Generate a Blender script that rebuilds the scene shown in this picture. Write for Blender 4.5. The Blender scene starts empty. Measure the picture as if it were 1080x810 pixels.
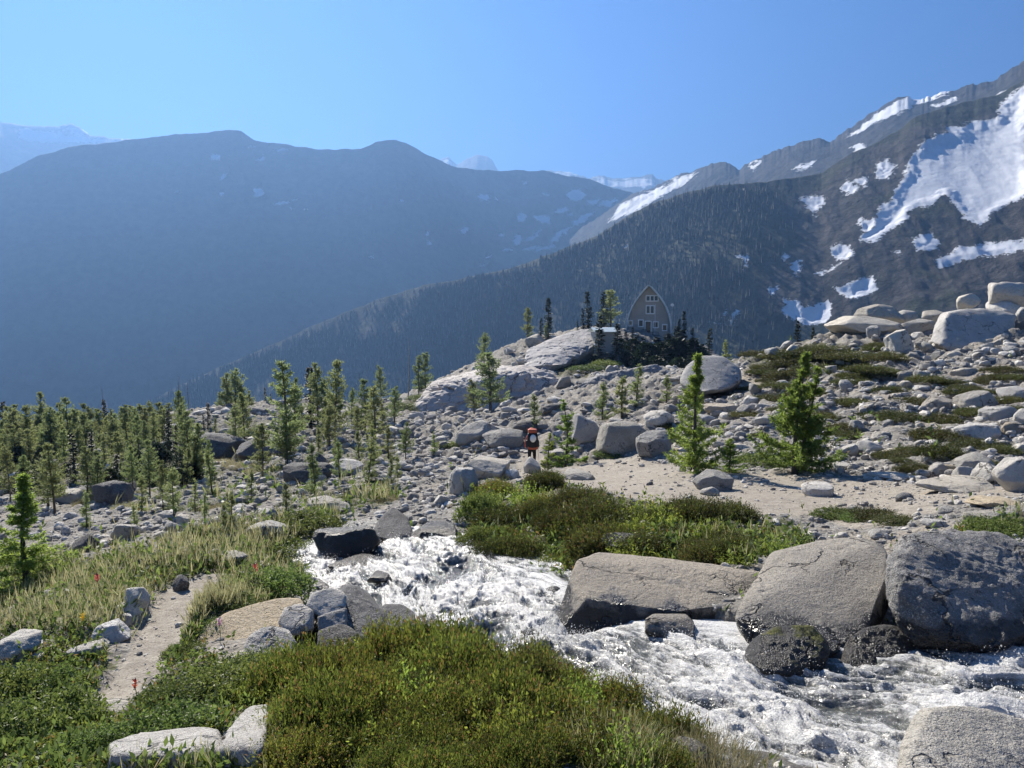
import bpy, bmesh, math, random
import numpy as np
R = math.radians
rng = np.random.default_rng(11)
random.seed(11)
scene = bpy.context.scene
COL = scene.collection

# ------------------------------------------------------------------ camera
F, CX, CY = 810.0, 540.0, 405.0
PITCH = math.atan(75 / F)
CP, SP = math.cos(PITCH), math.sin(PITCH)
def ray(px, py):
    x = (np.asarray(px, float) - CX) / F
    u = (CY - np.asarray(py, float)) / F
    return np.stack([x + 0 * u, CP + u * SP, -SP + u * CP], -1)
def at(px, py, Y):
    d = ray(px, py)
    return d * (np.asarray(Y, float) / d[..., 1])[..., None]
def project(P):
    P = np.asarray(P, float)
    zc = P[..., 1] * CP - P[..., 2] * SP
    yc = P[..., 1] * SP + P[..., 2] * CP
    zc = np.where(np.abs(zc) < 1e-4, 1e-4, zc)
    return CX + F * P[..., 0] / zc, CY - F * yc / zc
cam = bpy.data.cameras.new('camera')
cam.sensor_width = 36; cam.lens = F / 1080 * 36
cam.clip_start = 0.05; cam.clip_end = 60000
cam_o = bpy.data.objects.new('camera', cam); COL.objects.link(cam_o)
cam_o.rotation_euler = (math.pi / 2 - PITCH, 0, 0)
scene.camera = cam_o

# ------------------------------------------------------------------ noise
def _hash(ix, iy, iz, seed):
    h = (ix * 374761393 + iy * 668265263 + iz * 1440662683 + seed * 974634777) & 0xffffffff
    h = ((h ^ (h >> 13)) * 1274126177) & 0xffffffff
    h = ((h ^ (h >> 15)) * 2246822519) & 0xffffffff
    return ((h ^ (h >> 16)) & 0xffffff) / 8388607.5 - 1.0
def vnoise(p, seed=0):
    i = np.floor(p).astype(np.int64); f = p - i
    u = f * f * f * (f * (f * 6 - 15) + 10)
    ix, iy, iz = i[..., 0], i[..., 1], i[..., 2]
    ux, uy, uz = u[..., 0], u[..., 1], u[..., 2]
    def c(a, b, d): return _hash(ix + a, iy + b, iz + d, seed)
    x00 = c(0,0,0) * (1-ux) + c(1,0,0) * ux; x10 = c(0,1,0) * (1-ux) + c(1,1,0) * ux
    x01 = c(0,0,1) * (1-ux) + c(1,0,1) * ux; x11 = c(0,1,1) * (1-ux) + c(1,1,1) * ux
    return (x00 * (1-uy) + x10 * uy) * (1-uz) + (x01 * (1-uy) + x11 * uy) * uz
ROT = np.array([[0.36, 0.48, -0.8], [-0.8, 0.6, 0.0], [0.48, 0.64, 0.6]])
def fbm(p, octaves=4, seed=0, gain=0.5, ridged=False):
    p = np.asarray(p, float); s = np.zeros(p.shape[:-1]); a = 1.0; t = 0.0
    for k in range(octaves):
        n = vnoise(p, seed + k * 17)
        if ridged: n = 1 - 2 * np.abs(n)
        s += a * n; t += a; a *= gain
        p = (p @ ROT.T) * 2.03 + 11.3
    return s / t
def sstep(a, b, x):
    t = np.clip((x - a) / (b - a), 0, 1); return t * t * (3 - 2 * t)
def poly_sdf(px, py, poly):
    """signed distance to a polygon, positive inside"""
    poly = np.asarray(poly, float); n = len(poly)
    d = np.full(np.shape(px), 1e9); ins = np.zeros(np.shape(px), bool)
    for k in range(n):
        x0, y0 = poly[k]; x1, y1 = poly[(k + 1) % n]
        ex, ey = x1 - x0, y1 - y0
        t = np.clip(((px - x0) * ex + (py - y0) * ey) / (ex * ex + ey * ey + 1e-12), 0, 1)
        d = np.minimum(d, (px - x0 - t * ex) ** 2 + (py - y0 - t * ey) ** 2)
        c = ((y0 > py) != (y1 > py)) & (px < (x1 - x0) * (py - y0) / ((y1 - y0) if y1 != y0 else 1e-9) + x0)
        ins ^= c
    d = np.sqrt(d)
    return np.where(ins, d, -d)

# ------------------------------------------------------------------ mesh helpers
def new_mesh(name, verts, faces, smooth=True, mats=(), mat_idx=None):
    verts = np.asarray(verts, np.float32); me = bpy.data.meshes.new(name)
    if isinstance(faces, np.ndarray): groups = [faces]
    else: groups = [np.asarray(f, np.int32) for f in faces if len(f)]
    me.vertices.add(len(verts)); me.vertices.foreach_set('co', verts.ravel())
    nl = sum(g.size for g in groups); nf = sum(len(g) for g in groups)
    me.loops.add(nl); me.polygons.add(nf)
    me.loops.foreach_set('vertex_index', np.concatenate([g.ravel() for g in groups]).astype(np.int32))
    st = []; o = 0
    for g in groups:
        st.append(o + np.arange(len(g)) * g.shape[1]); o += g.size
    me.polygons.foreach_set('loop_start', np.concatenate(st).astype(np.int32))
    me.polygons.foreach_set('use_smooth', np.full(nf, bool(smooth)))
    for m in mats: me.materials.append(m)
    if mat_idx is not None: me.polygons.foreach_set('material_index', np.asarray(mat_idx, np.int32))
    me.update(calc_edges=True); me.validate()
    return me
def attr(me, name, vals):
    a = me.attributes.new(name, 'FLOAT', 'POINT'); a.data.foreach_set('value', np.asarray(vals, np.float32).ravel())
def add(name, me, parent=None, label=None, cat=None, group=None, kind=None, loc=None):
    o = bpy.data.objects.new(name, me); COL.objects.link(o)
    if parent is not None: o.parent = parent
    if loc is not None: o.location = tuple(float(v) for v in loc)
    tag(o, label, cat, group, kind); return o
def tag(o, label=None, cat=None, group=None, kind=None):
    if label: o['label'] = label
    if cat: o['category'] = cat
    if group: o['group'] = group
    if kind: o['kind'] = kind
def copy_tree(o, parent=None):
    c = o.copy(); COL.objects.link(c)
    if parent is not None: c.parent = parent
    for ch in list(o.children): copy_tree(ch, c)
    return c
def grid_faces(nu, nv):
    a = np.arange(nu * nv).reshape(nu, nv)
    return np.stack([a[:-1, :-1], a[1:, :-1], a[1:, 1:], a[:-1, 1:]], -1).reshape(-1, 4).astype(np.int32)
class Geo:
    """collects vertices and faces of 3 / 4 corners with a material index"""
    def __init__(s): s.v = []; s.f = {3: [], 4: []}; s.m = {3: [], 4: []}; s.n = 0
    def put(s, v, f, m=0):
        v = np.asarray(v, float).reshape(-1, 3); f = np.asarray(f, np.int64)
        s.v.append(v); s.f[f.shape[1]].append(f + s.n); s.m[f.shape[1]].append(np.full(len(f), m)); s.n += len(v)
    def mesh(s, name, mats, smooth=False):
        fs = [np.concatenate(s.f[k]) for k in (3, 4) if s.f[k]]; ms = [np.concatenate(s.m[k]) for k in (3, 4) if s.m[k]]
        return new_mesh(name, np.concatenate(s.v), fs, smooth, mats, np.concatenate(ms))
    def tube(s, pts, rad, n=6, m=0, cap=True):
        pts = np.asarray(pts, float); rad = np.asarray(rad, float) * np.ones(len(pts))
        d = np.gradient(pts, axis=0); d /= np.linalg.norm(d, axis=1)[:, None] + 1e-9
        ref = np.array([0, 0, 1.0]) if abs(d[0][2]) < 0.9 else np.array([1.0, 0, 0])
        a = np.cross(d, ref); a /= np.linalg.norm(a, axis=1)[:, None] + 1e-9; b = np.cross(d, a)
        th = np.arange(n) / n * 2 * np.pi
        v = pts[:, None] + rad[:, None, None] * (np.cos(th)[None, :, None] * a[:, None] + np.sin(th)[None, :, None] * b[:, None])
        k = len(pts); i, j = np.meshgrid(np.arange(k - 1), np.arange(n), indexing='ij')
        f = np.stack([i * n + j, i * n + (j + 1) % n, (i + 1) * n + (j + 1) % n, (i + 1) * n + j], -1).reshape(-1, 4)
        s.put(v, f, m)
    def box(s, c, size, m=0, rot=None):
        q = np.array([[x, y, z] for x in (-.5, .5) for y in (-.5, .5) for z in (-.5, .5)]) * np.asarray(size, float)
        if rot is not None: q = q @ np.asarray(rot).T
        s.put(q + np.asarray(c, float), [[0,1,3,2],[4,6,7,5],[0,4,5,1],[2,3,7,6],[0,2,6,4],[1,5,7,3]], m)
    def leaves(s, base, dirs, L, W, side, m=0):
        base = np.asarray(base, float); dirs = np.asarray(dirs, float); side = np.asarray(side, float)
        L = (np.asarray(L) * np.ones(len(base)))[:, None]; W = (np.asarray(W) * np.ones(len(base)))[:, None]
        v = np.stack([base, base + dirs * L * .45 + side * W, base + dirs * L, base + dirs * L * .45 - side * W], 1)
        s.put(v, np.arange(len(base) * 4).reshape(-1, 4), m)
def unit(v): return v / (np.linalg.norm(v, axis=-1, keepdims=True) + 1e-9)
def rand_dirs(n): return unit(rng.normal(size=(n, 3)))
_ico = {}
def ico(k):
    if k not in _ico:
        bm = bmesh.new(); bmesh.ops.create_icosphere(bm, subdivisions=k, radius=1)
        _ico[k] = (np.array([v.co[:] for v in bm.verts]), np.array([[v.index for v in f.verts] for f in bm.faces], np.int32)); bm.free()
    return _ico[k]

# ------------------------------------------------------------------ node helper
class Nodes:
    def __init__(s, name):
        s.m = bpy.data.materials.new(name); s.m.use_nodes = True; s.t = s.m.node_tree; s.t.nodes.clear()
        s.out = s.t.nodes.new('ShaderNodeOutputMaterial')
    def n(s, typ, ins=None, **kw):
        d = s.t.nodes.new('ShaderNode' + typ)
        for k, v in kw.items(): setattr(d, k, v)
        for k, v in (ins or {}).items(): s.set(d.inputs[k], v)
        return d
    def set(s, sock, v):
        if isinstance(v, bpy.types.NodeSocket): s.t.links.new(v, sock)
        elif isinstance(v, (tuple, list)) and len(v) == 3 and sock.type == 'RGBA': sock.default_value = (*v, 1)
        else: sock.default_value = v
    def noise(s, scale, vec=None, detail=4, rough=.55, dist=0, out='Fac'):
        d = s.n('TexNoise', {'Scale': scale, 'Detail': detail, 'Roughness': rough, 'Distortion': dist})
        if vec is not None: s.set(d.inputs['Vector'], vec)
        return d.outputs[out]
    def ramp(s, fac, a, b, lo=0., hi=1.):
        d = s.n('MapRange', {'Value': fac, 'From Min': a, 'From Max': b, 'To Min': lo, 'To Max': hi}); d.interpolation_type = 'SMOOTHSTEP'; return d.outputs[0]
    def mix(s, fac, a, b, mode='MIX'):
        d = s.n('Mix', data_type='RGBA', blend_type=mode); s.set(d.inputs[0], fac); s.set(d.inputs[6], a); s.set(d.inputs[7], b); return d.outputs[2]
    def math(s, op, a, b=0., c=None):
        d = s.n('Math', operation=op); s.set(d.inputs[0], a); s.set(d.inputs[1], b)
        if c is not None: s.set(d.inputs[2], c)
        return d.outputs[0]
    def attr(s, name): return s.n('Attribute', attribute_name=name).outputs['Fac']
    def pos(s): return s.n('NewGeometry').outputs['Position']
    def scale(s, vec, sc):
        d = s.n('VectorMath', operation='MULTIPLY'); s.set(d.inputs[0], vec); d.inputs[1].default_value = sc; return d.outputs[0]
    def bump(s, h, strength, dist, nrm=None):
        d = s.n('Bump', {'Height': h, 'Strength': strength, 'Distance': dist})
        if nrm is not None: s.set(d.inputs['Normal'], nrm)
        return d.outputs[0]
    def surf(s, sh): s.t.links.new(sh, s.out.inputs['Surface']); return s.m
    def pbsdf(s, col, rough=.85, nrm=None, spec=.3, **kw):
        d = s.n('BsdfPrincipled', {'Base Color': col, 'Roughness': rough, 'Specular IOR Level': spec, **kw})
        if nrm is not None: s.set(d.inputs['Normal'], nrm)
        return d.outputs[0]

# ------------------------------------------------------------------ light and sky
SUN_AZ, SUN_EL = R(-27), R(35)          # ahead of the camera, to its left
sun_dir = np.array([math.sin(SUN_AZ) * math.cos(SUN_EL), math.cos(SUN_AZ) * math.cos(SUN_EL), math.sin(SUN_EL)])
sl = bpy.data.lights.new('sun', 'SUN'); sl.energy = 5.0; sl.angle = R(.5); sl.color = (1, .93, .82)
so = bpy.data.objects.new('sun', sl); COL.objects.link(so)
from mathutils import Vector
so.rotation_euler = Vector(sun_dir).to_track_quat('Z', 'Y').to_euler()
w = bpy.data.worlds.new('World'); scene.world = w; w.use_nodes = True
nt = w.node_tree; nt.nodes.clear()
sky = nt.nodes.new('ShaderNodeTexSky'); sky.sky_type = 'NISHITA'; sky.sun_disc = False
sky.sun_elevation = SUN_EL; sky.sun_rotation = SUN_AZ; sky.altitude = 2300; sky.air_density = .8; sky.dust_density = .05; sky.ozone_density = 5.0
bg = nt.nodes.new('ShaderNodeBackground'); bg.inputs[1].default_value = .052
wo = nt.nodes.new('ShaderNodeOutputWorld')
hs = nt.nodes.new('ShaderNodeHueSaturation'); hs.inputs['Saturation'].default_value = 1.25; hs.inputs['Hue'].default_value = .505
nt.links.new(sky.outputs[0], hs.inputs['Color']); nt.links.new(hs.outputs[0], bg.inputs[0]); nt.links.new(bg.outputs[0], wo.inputs[0])
scene.view_settings.view_transform = 'Standard'; scene.view_settings.look = 'None'
scene.view_settings.exposure = 1.5; scene.view_settings.gamma = 1
scene.cycles.max_bounces = 5; scene.cycles.diffuse_bounces = 4; scene.cycles.glossy_bounces = 2; scene.cycles.transmission_bounces = 3
scene.cycles.transparent_max_bounces = 4; scene.cycles.volume_bounces = 0
scene.cycles.use_denoising = True
scene.cycles.use_adaptive_sampling = True; scene.cycles.adaptive_threshold = .02
scene.render.engine = 'CYCLES'
# ------------------------------------------------------------------ near terrain (heights from surveyed points)
STREAM = [((1500,900,3.6),(1320,690,6.0)), ((960,850,4.2),(1080,695,6.1)), ((860,815,4.65),(930,690,6.35)), ((800,798,4.85),(800,682,6.6)),
          ((700,772,5.3),(700,668,7.1)), ((640,730,6.05),(640,668,7.2)), ((560,705,6.7),(585,683,7.1)), ((500,690,7.2),(600,632,8.6)),
          ((430,678,7.8),(545,607,9.9)), ((400,650,9.0),(505,582,11.6)), ((350,622,10.3),(445,566,12.9)), ((312,604,11.5),(395,556,14.0)), ((290,598,12.5),(340,562,14.5))]
CTRL = [ # px, py, distance ahead
 (500,810,3.5),(300,810,3.6),(100,800,4.2),(-150,800,4.6),(700,800,4.6),(-400,760,5.4),
 (500,735,5.0),(400,720,5.6),(620,770,4.9),(150,720,6.0),(180,640,8.0),(200,600,9.5),(200,580,11),(230,545,16),(280,650,7.4),(240,700,6.2),(330,700,6.6),
 (0,700,6.5),(0,640,10.5),(60,600,11.5),(0,560,21),(-300,680,7.5),(-300,600,13),(120,560,15),(300,570,14.0),(330,545,16.5),
 (300,500,30),(300,450,58),(200,510,32),(250,430,92),(60,500,50),(100,482,72),(0,470,72),(-300,500,60),(-300,455,100),(60,448,105),(170,472,66),(170,440,105),
 (350,520,22),(400,500,28),(450,510,22),(400,450,65),(450,470,45),(450,440,88),(430,425,115),(340,425,105),
 (480,530,17.5),(430,540,17),(520,460,38),(520,500,22),(560,500,31),(600,495,25),(560,530,17),
 (600,430,66),(650,420,60),(500,436,96),(700,390,92),(740,420,46),(640,455,34),(620,440,42),
 (520,388,118),(560,360,134),(620,347,146),(690,352,150),(740,365,150),(480,405,112),(590,395,108),(600,375,125),
 (700,500,21),(740,500,20),(640,500,23.5),(620,522,17),(600,528,14.5),(600,570,12),(560,615,10.2),(700,560,11.0),(800,560,10.8),(700,600,9.4),(800,585,9.0),(700,525,15),
 (835,500,20),(900,500,19),(900,530,14.5),(900,560,11.2),(1000,560,9.4),(1000,530,12.4),(1080,560,8.6),(1080,620,7.2),(950,600,8.6),(1300,620,7.0),(1300,540,11),
 (1000,450,26),(1000,480,20),(1080,500,16),(1000,400,37),(1000,372,44),(1080,352,49),(930,352,52),(860,360,54),(780,387,52),(720,404,50),(900,420,35),(820,440,31),(1080,430,27),(760,460,29),
 (1300,330,50),(1300,430,28)]
HID = [ # direction px, distance, height: ground nobody sees, beyond the crests
 (-300,170,-34),(-300,300,-90),(60,170,-33),(60,300,-90),(250,150,-24),(250,300,-90),(430,170,-24),(430,300,-85),
 (560,180,-12),(560,300,-80),(690,185,-14),(690,300,-80),(780,75,-6.5),(780,130,-18),(780,300,-80),(860,75,-5),(860,300,-70),
 (930,72,-4),(930,300,-70),(1080,72,-4.5),(1080,300,-70),(1300,75,-4),(1300,300,-70)]
cp = [at(*c) for c in CTRL] + [at(*p) for pr in STREAM for p in pr]
for px, Y, z in HID: cp.append(np.array([(px - CX) / F * Y, Y, z]))
for a in range(-100, 101, 20):
    for r_, z in ((.7, -1.6), (1.5, -1.72), (2.3, -1.9)): cp.append(np.array([math.sin(R(a)) * r_, math.cos(R(a)) * r_, z]))
for a, sl_ in ((-100, -.18), (-70, -.2), (70, -.06), (100, -.02)):
    for r_ in (6, 15, 50): cp.append(np.array([math.sin(R(a)) * r_, math.cos(R(a)) * r_, -1.7 + sl_ * r_]))
    cp.append(np.array([math.sin(R(a)) * 300, math.cos(R(a)) * 300, -80]))
cp = np.array(cp)
KA = 1.6
def feat(x, y): return np.stack([np.arctan2(x, y) * KA, np.log(np.hypot(x, y) + 1e-6)], -1)
_f = feat(cp[:, 0], cp[:, 1]); _s = cp[:, 2] / np.hypot(cp[:, 0], cp[:, 1])
def _ker(a, b): return np.sqrt(((a[:, None] - b[None]) ** 2).sum(-1) + .05 ** 2)
_n = len(_f); _A = np.zeros((_n + 3, _n + 3)); _A[:_n, :_n] = -_ker(_f, _f) - 0.004 * np.eye(_n) * -1
_A[:_n, _n] = 1; _A[:_n, _n + 1:] = _f; _A[_n, :_n] = 1; _A[_n + 1:, :_n] = _f.T
_w = np.linalg.solve(_A, np.concatenate([_s, [0, 0, 0]]))
def rbf(x, y):
    f = feat(x.ravel(), y.ravel()); out = np.empty(len(f))
    for k in range(0, len(f), 20000):
        g = f[k:k + 20000]; out[k:k + 20000] = -_ker(g, _f) @ _w[:_n] + _w[_n] + g @ _w[_n + 1:]
    return (out * np.hypot(x, y).ravel()).reshape(x.shape)
# polar grid
AZ = np.concatenate([np.linspace(R(-100), R(-42), 60)[:-1], np.linspace(R(-42), R(42), 680), np.linspace(R(42), R(100), 60)[1:]])
LR = np.concatenate([np.linspace(math.log(.5), math.log(2.6), 40)[:-1], np.linspace(math.log(2.6), math.log(160), 800), np.linspace(math.log(160), math.log(420), 40)[1:]])
RR = np.exp(LR)
GX = np.sin(AZ)[:, None] * RR[None]; GY = np.cos(AZ)[:, None] * RR[None]
GZ = rbf(GX, GY)
near_poly = np.array([at(*p[0])[:2] for p in STREAM]); far_poly = np.array([at(*p[1])[:2] for p in STREAM])
stream_poly = np.concatenate([near_poly, far_poly[::-1]])
sd_stream = poly_sdf(GX, GY, stream_poly)
G3 = np.stack([GX, GY, np.zeros_like(GX)], -1)
PX, PY = project(np.stack([GX, GY, GZ], -1))
# the trodden paths (ground polygons)
TRAIL_LEFT = [(92,748),(128,700),(150,662),(160,640),(186,616),(226,606),(236,620),(212,640),(180,690),(160,712),(140,740),(118,762)]
TRAIL_MID = [(540,505),(553,470),(572,470),(580,500),(640,483),(700,490),(790,500),(900,508),(1000,508),(1090,505),(1090,530),(1000,532),(900,535),(830,545),(760,540),(700,532),(640,520),(600,510)]
TRAIL_TOP = [(740,400),(800,385),(830,400),(800,420),(760,415)]
def zone(poly, soft): return sstep(-soft, soft, poly_sdf(PX, PY, poly))
path_m = np.maximum.reduce([zone(TRAIL_LEFT, 5), zone(TRAIL_MID, 6), .8 * zone(TRAIL_TOP, 10), .6 * zone([(880,420),(960,410),(1080,378),(1090,400),(1000,415),(930,432),(880,432)], 6),
  .7 * zone([(870,545),(960,520),(1000,540),(900,560)], 6)]) * (GY > 2.5)
veg_zones = [ # polygon, softness, density
 ([(-400,830),(-400,690),(0,705),(60,690),(110,690),(128,700),(92,745),(130,760),(190,700),(200,690),(260,705),(350,690),(440,680),(560,712),(640,735),(705,775),(760,830)], 8, .66),
 ([(-400,690),(-400,600),(60,590),(150,580),(230,575),(190,615),(150,650),(100,690),(40,700)], 10, .5),
 ([(150,600),(200,570),(330,520),(420,510),(425,530),(330,560),(300,600),(240,625),(200,640)], 8, .55),
 ([(170,710),(210,640),(250,620),(330,600),(310,630),(220,650),(190,700)], 6, 1.),
 ([(490,520),(560,510),(640,515),(700,535),(830,550),(860,575),(790,600),(640,590),(600,615),(560,615),(500,580)], 8, .8),
 ([(170,470),(220,462),(300,480),(310,490),(220,490)], 6, .8),
 ([(780,380),(860,360),(930,370),(900,395),(850,410),(790,395)], 8, .7),
 ([(930,400),(1080,385),(1080,400),(960,420)], 6, .35),
 ([(420,430),(455,412),(470,415),(440,440)], 4, .8),([(570,375),(600,360),(640,372),(620,400),(590,400)], 6, .8),
 ([(-60,440),(205,440),(205,505),(100,515),(-60,535)], 10, .8),([(990,575),(1080,535),(1090,560),(1020,580)], 6, .9),
 ([(200,440),(420,430),(430,500),(330,530),(150,560),(90,540),(200,510)], 14, .48),([(860,440),(1000,440),(1000,500),(860,500)], 16, .3)]
veg_m = np.zeros_like(GX)
for pl, so_, de in veg_zones: veg_m = np.maximum(veg_m, de * zone(pl, so_))
veg_m *= (1 - path_m)
for pl in ([(228,812),(238,784),(262,754),(288,750),(284,778),(276,815)], [(108,812),(118,788),(160,778),(236,775),(238,796),(215,812)]): veg_m *= 1 - zone(pl, 4)
n1 = fbm(G3 / 5.0, 4, 3); n2 = fbm(G3 / .9, 4, 5); n3 = fbm(G3 / .22, 3, 9, ridged=True)
rough = 1 - .6 * path_m
far = sstep(10, 60, RR)[None]
n4 = np.abs(fbm(G3 / 1.5, 3, 15)) * 2; n5 = np.abs(fbm(G3 / .55, 3, 19)) * 2
GZ = GZ + (1 - path_m) * ((n4 - .35) * (.10 + .40 * far) + (n5 - .35) * (.05 + .12 * far)) * sstep(3, 8, RR)[None]
GZ = GZ + rough * (n1 * (.10 + .45 * far) + n2 * (.09 + .12 * far) + .018 * n3 * (1 - far) * (1 - path_m)) * sstep(1.5, 5, RR)[None]
GZ -= sstep(-.05, .45, sd_stream) * .38
lee = sstep(-5, 6, poly_sdf(PX, PY, [(572,640),(600,625),(740,645),(810,655),(960,660),(1100,690),(1100,705),(960,722),(780,714),(690,694),(578,698)])) * (GY < 9.5) * (GY > 5)
GZ -= lee * .40 * sstep(.3, -.1, sd_stream)
wet_m = np.maximum(lee, 0) * .9 + (1 - lee * .9) * sstep(-.95, -.15, sd_stream + .35 * n2)
def H(x, y):
    x = np.asarray(x, float); y = np.asarray(y, float)
    u = np.interp(np.arctan2(x, y), AZ, np.arange(len(AZ))); v = np.interp(np.log(np.hypot(x, y) + 1e-6), LR, np.arange(len(LR)))
    i = np.clip(u.astype(int), 0, len(AZ) - 2); j = np.clip(v.astype(int), 0, len(LR) - 2); a = u - i; b = v - j
    return (GZ[i, j] * (1-a) + GZ[i+1, j] * a) * (1-b) + (GZ[i, j+1] * (1-a) + GZ[i+1, j+1] * a) * b
def Gsample(M, x, y):
    u = np.interp(np.arctan2(x, y), AZ, np.arange(len(AZ))); v = np.interp(np.log(np.hypot(x, y) + 1e-6), LR, np.arange(len(LR)))
    return M[np.clip(np.rint(u).astype(int), 0, len(AZ) - 1), np.clip(np.rint(v).astype(int), 0, len(LR) - 1)]
YS = np.exp(np.linspace(math.log(2.5), math.log(300), 420))
def cast(px, py):
    """where the view line through a spot of the survey photo meets the ground: x, y, z (nan when it misses)"""
    px = np.atleast_1d(np.asarray(px, float)); py = np.atleast_1d(np.asarray(py, float)); out = np.full((len(px), 3), np.nan)
    for k in range(0, len(px), 4000):
        d = ray(px[k:k+4000], py[k:k+4000]); s = d / d[:, 1:2]
        P = s[:, None] * YS[None, :, None]; h = H(P[..., 0], P[..., 1]) - P[..., 2]
        hit = h > 0; j = hit.argmax(1); ok = hit.any(1) & (j > 0)
        i = np.arange(len(s)); j0 = np.maximum(j - 1, 0); a = h[i, j0]; b = h[i, j]; t = np.where(b != a, -a / (b - a + 1e-12), 0)
        Yv = YS[j0] * (1 - t) + YS[j] * t; q = s * Yv[:, None]; q[~ok] = np.nan; out[k:k+4000] = q
    return out
def cast1(px, py, dflt=150.):
    q = cast(px, py)[0]
    return q if not np.isnan(q[0]) else at(px, py, dflt)

# ground material
g = Nodes('alpine_ground')
P = g.pos()
vegA, pathA, wetA = g.attr('veg'), g.attr('path'), g.attr('wet')
nA = g.noise(.55, P, 6, .6); nB = g.noise(7, P, 6, .65); nC = g.noise(38, P, 4, .7)
vor = g.n('TexVoronoi', {'Vector': P, 'Scale': 16.0, 'Randomness': 1.0}, feature='F1')
vor2 = g.n('TexVoronoi', {'Vector': P, 'Scale': 4.5, 'Randomness': 1.0}, feature='F1')
stone = g.mix(vor.outputs['Color'], (.13,.12,.105), (.30,.28,.25))
stone = g.mix(g.ramp(nC, .35, .65), g.mix(.35, stone, (.06,.055,.048)), stone)
stone2 = g.mix(g.n('SeparateColor', {'Color': vor2.outputs['Color']}).outputs[0], (.15,.14,.125), (.34,.325,.295))
stone = g.mix(g.ramp(nB, .45, .6), stone, stone2)
dirt = g.mix(g.ramp(nB, .3, .7), (.25,.22,.18), (.37,.335,.28)); dirt = g.mix(g.ramp(nC, .45, .75), dirt, (.17,.14,.11))
soil = g.mix(g.ramp(nC, .3, .7), (.05,.042,.028), (.12,.10,.055)); soil = g.mix(g.ramp(nB, .4, .65), soil, (.07,.085,.03))
c = g.mix(g.math('MULTIPLY', g.ramp(nA, .48, .62), .7), stone, dirt)
c = g.mix(g.ramp(g.math('ADD', pathA, g.math('MULTIPLY', g.math('SUBTRACT', nB, .5), .8)), .35, .65), c, dirt)
c = g.mix(g.ramp(g.math('ADD', vegA, g.math('MULTIPLY', g.math('SUBTRACT', nB, .5), 1.3)), .4, .62), c, soil)
c = g.mix(g.math('MULTIPLY', wetA, .8), c, (.045,.042,.036))
hgt = g.math('ADD', g.math('MULTIPLY', nB, .6), g.math('MULTIPLY', vor.outputs['Distance'], g.math('SUBTRACT', g.math('MULTIPLY', pathA, .45), .5)))
bmp = g.bump(g.math('ADD', hgt, g.math('MULTIPLY', nC, .35)), .9, .06)
ground_mat = g.surf(g.pbsdf(c, g.math('SUBTRACT', .92, g.math('MULTIPLY', wetA, .55)), bmp, .25))
me = new_mesh('ground', np.stack([GX, GY, GZ], -1).reshape(-1, 3), grid_faces(len(AZ), len(LR))[:, ::-1], True, [ground_mat])
attr(me, 'veg', veg_m); attr(me, 'path', path_m); attr(me, 'wet', wet_m)
add('ground', me, kind='structure', label='stony alpine slope with tan dirt trails and patchy heather')

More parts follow.
